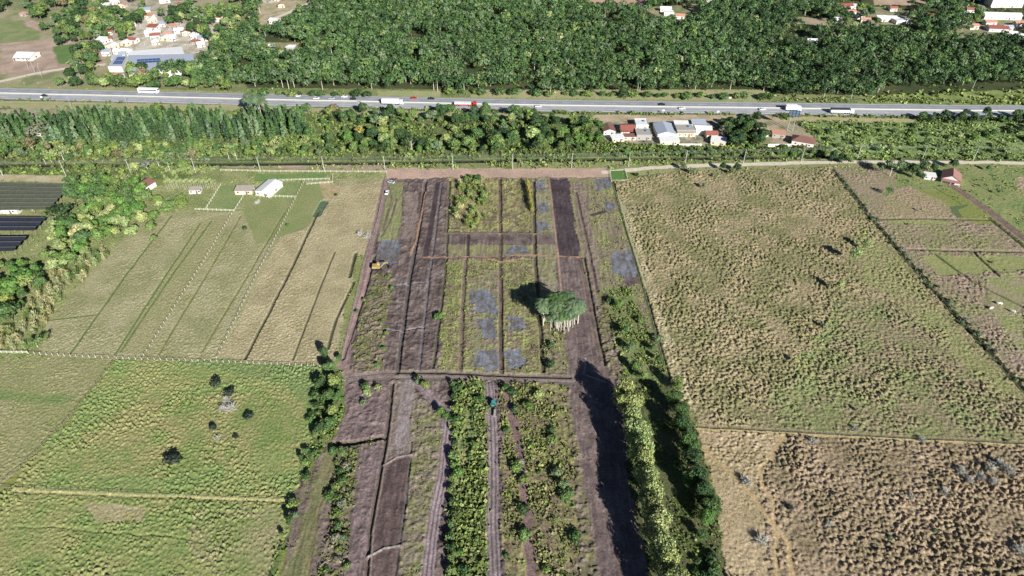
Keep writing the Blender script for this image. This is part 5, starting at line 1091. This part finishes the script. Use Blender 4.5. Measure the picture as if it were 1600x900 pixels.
# excavator
x, y = G(590, 420); ex = empty('excavator', (x, y, .1), .1); tag(ex, 'yellow excavator with dark boom parked by the left track of the plot', 'excavator')
for s in (-1, 1):
    t = MB(); t.v = []; prof = [(-2.1, .15), (-1.9, 0), (1.9, 0), (2.2, .2), (2.2, .6), (1.9, .85), (-1.9, .85), (-2.2, .6)]; t.prism(prof, s*1.3-.32, s*1.3+.32); part('crawler_track', t, M_TYRE, ex)
part('undercarriage', MB().box((0, 0, .65), (2.4, 2.0, .5)), M_TARP, ex)
bd = part('body', MB().prism([(-2.4, 1.0), (1.3, 1.0), (1.3, 1.7), (-.2, 1.75), (-.4, 2.1), (-2.3, 2.2), (-2.5, 1.6)], -1.35, 1.35), M_YEL, ex)
cb = part('cab', MB().prism([(-.2, 1.2), (1.35, 1.2), (1.45, 2.0), (1.1, 3.0), (-.1, 3.05)], .35, 1.34), M_YEL, ex); part('cab_window', MB().box((.7, 1.36, 2.3), (1.1, .04, 1.0)).box((1.33, .85, 2.3), (.12, .8, .9)), M_GLASS, cb)
part('boom', MB().prism([(1.0, 1.3), (1.4, 1.5), (3.4, 3.9), (5.4, 3.9), (5.6, 3.4), (3.6, 3.3), (1.7, 1.1)], -.75, -.3), M_YEL, ex)
ar = part('stick', MB().prism([(5.2, 4.1), (5.7, 3.9), (6.2, 1.3), (5.9, 1.2)], -.7, -.35), M_TARP, ex)
part('bucket', MB().prism([(5.7, 1.5), (6.4, 1.4), (6.5, .6), (5.8, .2), (5.0, .4), (5.1, .7), (5.7, .8)], -1.1, .05), M_TARP, ex); part('hydraulic_ram', MB().tube([(1.5, -.9, 1.5), (3.3, -.9, 3.3)], .09, 6), M_METAL, ex)
# tractor
x, y = G(771, 633); tr = empty('tractor', (x, y, .1), math.pi/2); tag(tr, 'small teal tractor with a pale trailer on the central rutted track', 'tractor')
part('body', MB().prism([(-1.2, .7), (1.7, .7), (1.75, 1.35), (.3, 1.5), (-.2, 1.5), (-1.2, 1.2)], -.45, .45), M_TEAL, tr); c_ = part('cab', MB().box((-.5, 0, 1.85), (1.2, 1.2, .9)), M_GLASS, tr); part('roof', MB().box((-.5, 0, 2.38), (1.5, 1.4, .14)), M_TEAL, c_)
for sy in (-.85, .85): wheel(tr, -.8, sy, .75, .4); wheel(tr, 1.2, sy*.8, .42, .26)
for sy in (-.85, .85): part('mudguard', MB().box((-.8, sy, 1.55), (1.3, .42, .1)), M_TEAL, tr)
x, y = G(774, 648); tl_ = empty('trailer', (x, y, .1), math.pi/2-.05); tag(tl_, 'narrow pale trailer hitched behind the teal tractor', 'trailer')
part('bed', MB().box((0, 0, .85), (3.6, 1.1, .14)).box((0, .55, 1.05), (3.6, .07, .3)).box((0, -.55, 1.05), (3.6, .07, .3)), M_GREYW, tl_); part('drawbar', MB().tube([(1.8, 0, .8), (2.9, 0, .7)], .07, 5), M_RED, tl_)
for sy in (-.7, .7): wheel(tl_, -.3, sy, .4, .2)
# cattle
def cow(u, v, ang, lab):
    x, y = G(u, v); z = float(gz([(x, y)])[0]); me = bpy.data.meshes.new('cow'); 
    vt = [(-1.0, 0, 1.12), (-.3, 0, 1.12), (.45, 0, 1.12), (.8, 0, 1.2), (1.15, 0, 1.0 if ang > 1 else .7), (1.45, 0, .85 if ang > 1 else .4),
          (-.85, .24, .75), (-.95, .24, .45), (-.88, .24, .03), (-.85, -.24, .75), (-.95, -.24, .45), (-.88, -.24, .03), (.5, .22, .75), (.5, .22, .4), (.52, .22, .03), (.5, -.22, .75), (.5, -.22, .4), (.52, -.22, .03), (-1.12, 0, 1.2), (-1.2, 0, .6), (1.2, .16, 1.0 if ang > 1 else .7), (1.2, -.16, 1.0 if ang > 1 else .7)]
    ed = [(0, 1), (1, 2), (2, 3), (3, 4), (4, 5), (0, 6), (6, 7), (7, 8), (0, 9), (9, 10), (10, 11), (2, 12), (12, 13), (13, 14), (2, 15), (15, 16), (16, 17), (0, 18), (18, 19), (4, 20), (4, 21)]
    rad = [.34, .38, .36, .22, .17, .12, .17, .09, .07, .17, .09, .07, .14, .08, .07, .14, .08, .07, .05, .04, .05, .05]
    me.from_pydata(vt, ed, []); me.update(); o = link('cow', me, None, (x, y, z), ang); o.modifiers.new('Skin', 'SKIN')
    if not len(me.skin_vertices):
        bpy.context.view_layer.objects.active = o; o.select_set(True); bpy.ops.mesh.customdata_skin_add()
    for i, r in enumerate(rad):
        me.skin_vertices[0].data[i].radius = (r*1.1, r*1.25 if i < 3 else r)
    me.skin_vertices[0].data[1].use_root = True; me.skin_vertices[0].data[0].use_root = False
    o.modifiers.new('Subdivision', 'SUBSURF').levels = 1; o.modifiers[-1].render_levels = 1; me.materials.append(M_COWHIDE); tag(o, lab, 'cow', 'cattle in the right hand pasture'); return o
for a in ((1561, 476, 2.9, 'white cow standing farthest of the three in the right pasture'), (1548, 483, .3, 'white cow grazing leftmost of the three in the right pasture'), (1581, 488, 2.4, 'white cow standing nearest and rightmost of the three')):
    cow(*a)
# billboard
x, y = G(1234, 204); bb = empty('billboard', (x, y, 0), -.35); tag(bb, 'tall billboard seen from behind beside the highway embankment', 'billboard')
for s in (-1.6, 1.6): part('post', MB().tube([(s, 0, -.2), (s, 0, 13.5)], [.22, .18], 6), M_METAL, bb)
part('panel', MB().box((0, -.28, 12), (6.5, .25, 4.4)), mat('billboard_back', (96, 116, 132)), bb); fr = MB()
for zz in (10.2, 12, 13.8): fr.box((0, -.46, zz), (6.4, .12, .16))
for xx in (-3, -1, 1, 3): fr.box((xx, -.56, 12), (.12, .07, 4.2))
part('bracing', fr, M_TARP, bb)
# ------------------------------------------------------------------ utility poles, lamps, signs
pole_m = MB().tube([(0, 0, -.3), (0, 0, 9.6)], [.2, .13], 8).mesh('pole', M_CONC); arm_m = MB().box((0, 0, 9.0), (.12, 2.2, .14)).mesh('crossarm', M_WOOD); ins_m = MB().tube([(0, 0, 0), (0, 0, .35)], .07, 6).mesh('insulator', M_WHITE)
poles = [(-90, 277), (5, 275), (103, 274), (205, 272), (306, 270), (407, 268.5), (507, 268), (602, 267.5), (708, 265.5), (801, 264), (893, 262.5), (982, 260.5), (1070, 258), (1161, 256), (1251, 254), (1339, 249), (1440, 250.5), (1520, 251), (1606, 252.5), (1700, 254)]
pn = {103: 'at the left end, before the trees', 5: 'first at the left edge, by the upper net house', 205: 'among the trees by the white cottage', 306: 'above the pale trunk row', 407: 'above the white farm shed', 507: 'above the paddock', 602: 'at the top left corner of the plot', 708: 'left of the plot entrance centre', 801: 'above the centre of the plot', 893: 'above the dark graded strip', 982: 'beside the small lawn', 1070: 'at the bend where the road narrows', 1161: 'above the right pasture, left of the road bushes', 1251: 'below the white hipped roof house', 1339: 'at the road bend with dark trees', 1440: 'left of the farmhouse', 1520: 'right of the farmhouse', 1606: 'at the right photo edge'}
tops = []
for u, v in poles:
    x, y = G(u, v); z = float(gz([(x, y)])[0]); tops.append((x, y, z+9.25))
    if u in pn:
        r = empty('utility_pole', (x, y, z)); tag(r, 'slim concrete utility pole '+pn[u], 'utility pole', 'utility poles along the dirt road')
        link('pole', pole_m, r); a = link('crossarm', arm_m, r)
        for q in (-1, 0, 1): i_ = link('insulator', ins_m, a); i_.location = (0, q, 9.07)
wb = MB()
for a, b in zip(tops[:-1], tops[1:]):
    for q in (-1, 0, 1):
        P0, P1 = Vector(a)+Vector((0, q, .1)), Vector(b)+Vector((0, q, .1)); pts = [P0.lerp(P1, t/6)-Vector((0, 0, 1.0*4*(t/6)*(1-t/6))) for t in range(7)]
        wb.tube(pts, .035, 3, cap=False)
o = part('power_line', wb, M_METAL, None); tag(o, 'sagging overhead power wires strung between the utility poles', 'power line')
lampL = MB().tube([(0, 0, -.2), (0, 0, 9), (0, 1.6, 9.8)], [.12, .08, .06], 6).mesh('pole', M_METAL); lampH = MB().box((0, 1.9, 9.8), (.3, .8, .14)).mesh('lamp_head', M_WHITE)
for u, v, l in ((45, 108, 'galvanised street lamp at the left end of the village road'), (56, 116, 'galvanised street lamp by the white village house'), (66, 121, 'galvanised street lamp nearest the highway'), (126, 122, 'galvanised street lamp beside the roadside trees'), (202, 172, 'thin street lamp on the verge below the coach'), (113, 171, 'thin street lamp on the verge below the highway at left')):
    x, y = G(u, v); r = empty('street_lamp', (x, y, 0)); tag(r, l, 'street lamp', 'street lamps by the highway'); link('pole', lampL, r); link('lamp_head', lampH, r)
for u, v, l in ((67, 157, 'small road sign at the left end of the highway verge'), (1140, 158, 'small white road sign on the far verge above the red roof'), (1121, 180, 'small road sign on the near verge above the small red roof'), (1036, 178, 'white road sign on the verge above the big grey roof')):
    x, y = G(u, v); r = empty('road_sign', (x, y, 0)); tag(r, l, 'road sign', 'road signs along the highway'); part('post', MB().tube([(0, 0, -.2), (0, 0, 3)], .06, 6), M_METAL, r); part('sign_panel', MB().box((0, -.09, 2.6), (1.6, .06, 1.1)), M_WHITE, r)

# ------------------------------------------------------------------ fences
post_m = MB().box((0, 0, .65), (.17, .17, 1.5), taper=.1).mesh('post', M_POST); post_w = MB().box((0, 0, .6), (.15, .15, 1.5)).mesh('post', M_WOOD)
def fence(line, sp, label, m=None, rails=2, rm=None, rr=.04, hgt=1.2, cat='fence', grp=None):
    L = resample(GA(line), sp); ox, oy = L[0]; r = empty('fence', (ox, oy, 0)); tag(r, label, cat, grp or 'fences around the fields')
    rb = MB(); prev = None
    for i, (x, y) in enumerate(L):
        z = float(gz([(x, y)])[0]); k = link('post', m or post_m, r); k.location = (x-ox, y-oy, z); k.rotation_euler = (rnd.uniform(-.06, .06), rnd.uniform(-.06, .06), rnd.uniform(0, .5)); k.scale = (1, 1, rnd.uniform(.85, 1.12))
        p = (x-ox, y-oy, z)
        if prev:
            for q in range(rails): h = hgt*(q+1)/(rails+.15); rb.tube([(prev[0], prev[1], prev[2]+h), (p[0], p[1], p[2]+h)], rr, 4, cap=False)
        prev = p
    part('rail', rb, rm or M_WOOD, r); return r
fence([(45, 553), (120, 558), (180, 560)], 2.6, 'white posted fence left of the pasture corner, above the olive field')
fence([(183, 561), (340, 566), (500, 573)], 2.5, 'white posted fence between the striped pasture and the bright green field')
fence([(-30, 551), (44, 552)], 2.2, 'solid looking white rail fence at the left edge', rr=.12, rm=M_POST, rails=2)
fence([(345, 267), (430, 269), (604, 270)], 3.2, 'long post and rail fence along the top of the paddocks', rr=.09, rm=M_POST)
fence([(436, 283), (515, 281)], 2.4, 'short rail fence below the bright green paddock', rr=.09, rm=M_POST)
fence([(480, 289), (520, 286), (520, 277)], 2.2, 'little corner fence at the right end of the bright green paddock', rr=.09, rm=M_POST)
fence([(400, 307), (462, 309)], 2.2, 'rail fence below the white farm shed', rr=.09, rm=M_POST)
fence([(305, 328), (366, 330)], 2.2, 'rail fence at the bottom of the small left paddock', rr=.1, rm=M_POST)
fence([(366, 330), (380, 308)], 2.6, 'rail fence on the right side of the small left paddock', rr=.1, rm=M_POST)
fence([(322, 327), (345, 290)], 2.6, 'rail fence on the left side of the small left paddock', rr=.1, rm=M_POST)
fence([(474, 286), (400, 432), (339, 560)], 3.0, 'posted fence running down through the striped pasture, right of the two', rr=.05)
fence([(362, 335), (308, 425), (225, 556)], 2.8, 'posted fence running down through the striped pasture, left of the two', rr=.04)
fence([(180, 563), (108, 655), (32, 732), (-10, 764)], 3.2, 'weathered fence slanting between the olive and bright green fields', m=post_w)
fence([(-20, 762), (110, 768), (290, 776), (455, 783)], 4.0, 'sparse fence between the two lower green fields', m=post_w)
fence([(604, 274), (590, 345), (568, 415), (535, 560)], 4.5, 'thin fence on the left boundary of the plot', m=post_w)
fence([(956, 283), (974, 345), (992, 400), (1044, 592)], 4.0, 'thin fence on the right boundary of the plot', m=post_w)
fence([(1300, 264), (1360, 341), (1430, 421), (1500, 501), (1600, 611), (1640, 655)], 4.2, 'old wire fence running diagonally beside the right pasture', m=post_w)
fence([(1090, 669), (1180, 673), (1330, 681), (1600, 694)], 4.0, 'wire fence between the two right hand pastures', m=post_w)
fence([(1376, 342), (1545, 344)], 4.2, 'wire fence across the upper right pasture', m=post_w)
fence([(953, 267), (955, 284), (981, 283), (977, 266)], 3, 'low pale fence around the small lawn by the plot', rr=.06, rm=M_POST)
lw = struct(link('lawn', mesh_np('lawn', np.array([(*G(953.5, 267.5), .16), (*G(976.5, 266.5), .16), (*G(980.5, 282.5), .16), (*G(955.5, 283.5), .16)])[::-1], np.array([[0, 1, 2, 3]]), mat=mat('lawn_grass', (88, 124, 62), var=.2, scale=2))))

# ------------------------------------------------------------------ beyond 300 of a kind: the smallest in view become one mass
def condense(kind, lab, cat, keep=285):
    it = [r for r, *_ in PEND if r.name.split('.')[0] == kind]
    def size(r):
        u, v = pix(r.location.x, r.location.y); s = r.scale[2]*r.scale[0]
        d = r.location.y*cp_+H*sp_; vis = -30 < u < 1630 and -20 < v < 915
        return s*(1e4/d**2)*(1 if vis else .01)
    it.sort(key=size, reverse=True); rest = it[keep:]
    if not rest: return
    Vs, Ts, TV, TF, nb = [], [], [], [], 0
    for r in rest:
        rz = r.rotation_euler.z; co, si = math.cos(rz), math.sin(rz); Rm = np.array([[co, -si, 0], [si, co, 0], [0, 0, 1]])
        for o in (list(r.children) or [r]):
            me = o.data; n = len(me.vertices); a = np.empty(n*3, np.float32); me.vertices.foreach_get('co', a); a = (a.reshape(-1, 3)*np.array(r.scale)) @ Rm.T+np.array(r.location)
            if me.color_attributes:
                t = np.empty(n*4, np.float32); me.color_attributes[0].data.foreach_get('color', t); Vs.append(a); Ts.append(t.reshape(-1, 4)[:, :3]*np.array(o.color)[:3])
            else:
                TV.append(a); TF += [tuple(nb+i for i in p.vertices) for p in me.polygons]; nb += n
    V = np.concatenate(Vs); o = link(kind+'_mass', mesh_np(kind+'_mass', V, np.arange(len(V)).reshape(-1, 4), np.concatenate(Ts), M_LEAF)); tag(o, lab, cat, kind='stuff')
    if TV:
        me = bpy.data.meshes.new('trunk'); me.from_pydata(np.concatenate(TV).tolist(), [], TF); me.materials.append(M_BARK); k = link('trunk', me, o); k['kind'] = 'stuff'
    rs = set(rest); PEND[:] = [q for q in PEND if q[0] not in rs]; print(kind, len(it), '->', keep)
    for r in rest:
        for c in list(r.children): bpy.data.objects.remove(c)
        bpy.data.objects.remove(r)
condense('shrub', 'small green scrub bushes too many to count, scattered over slopes and strips', 'scrub')
condense('broadleaf_tree', 'farther green trees that merge into one belt of foliage', 'trees')
finish_labels()
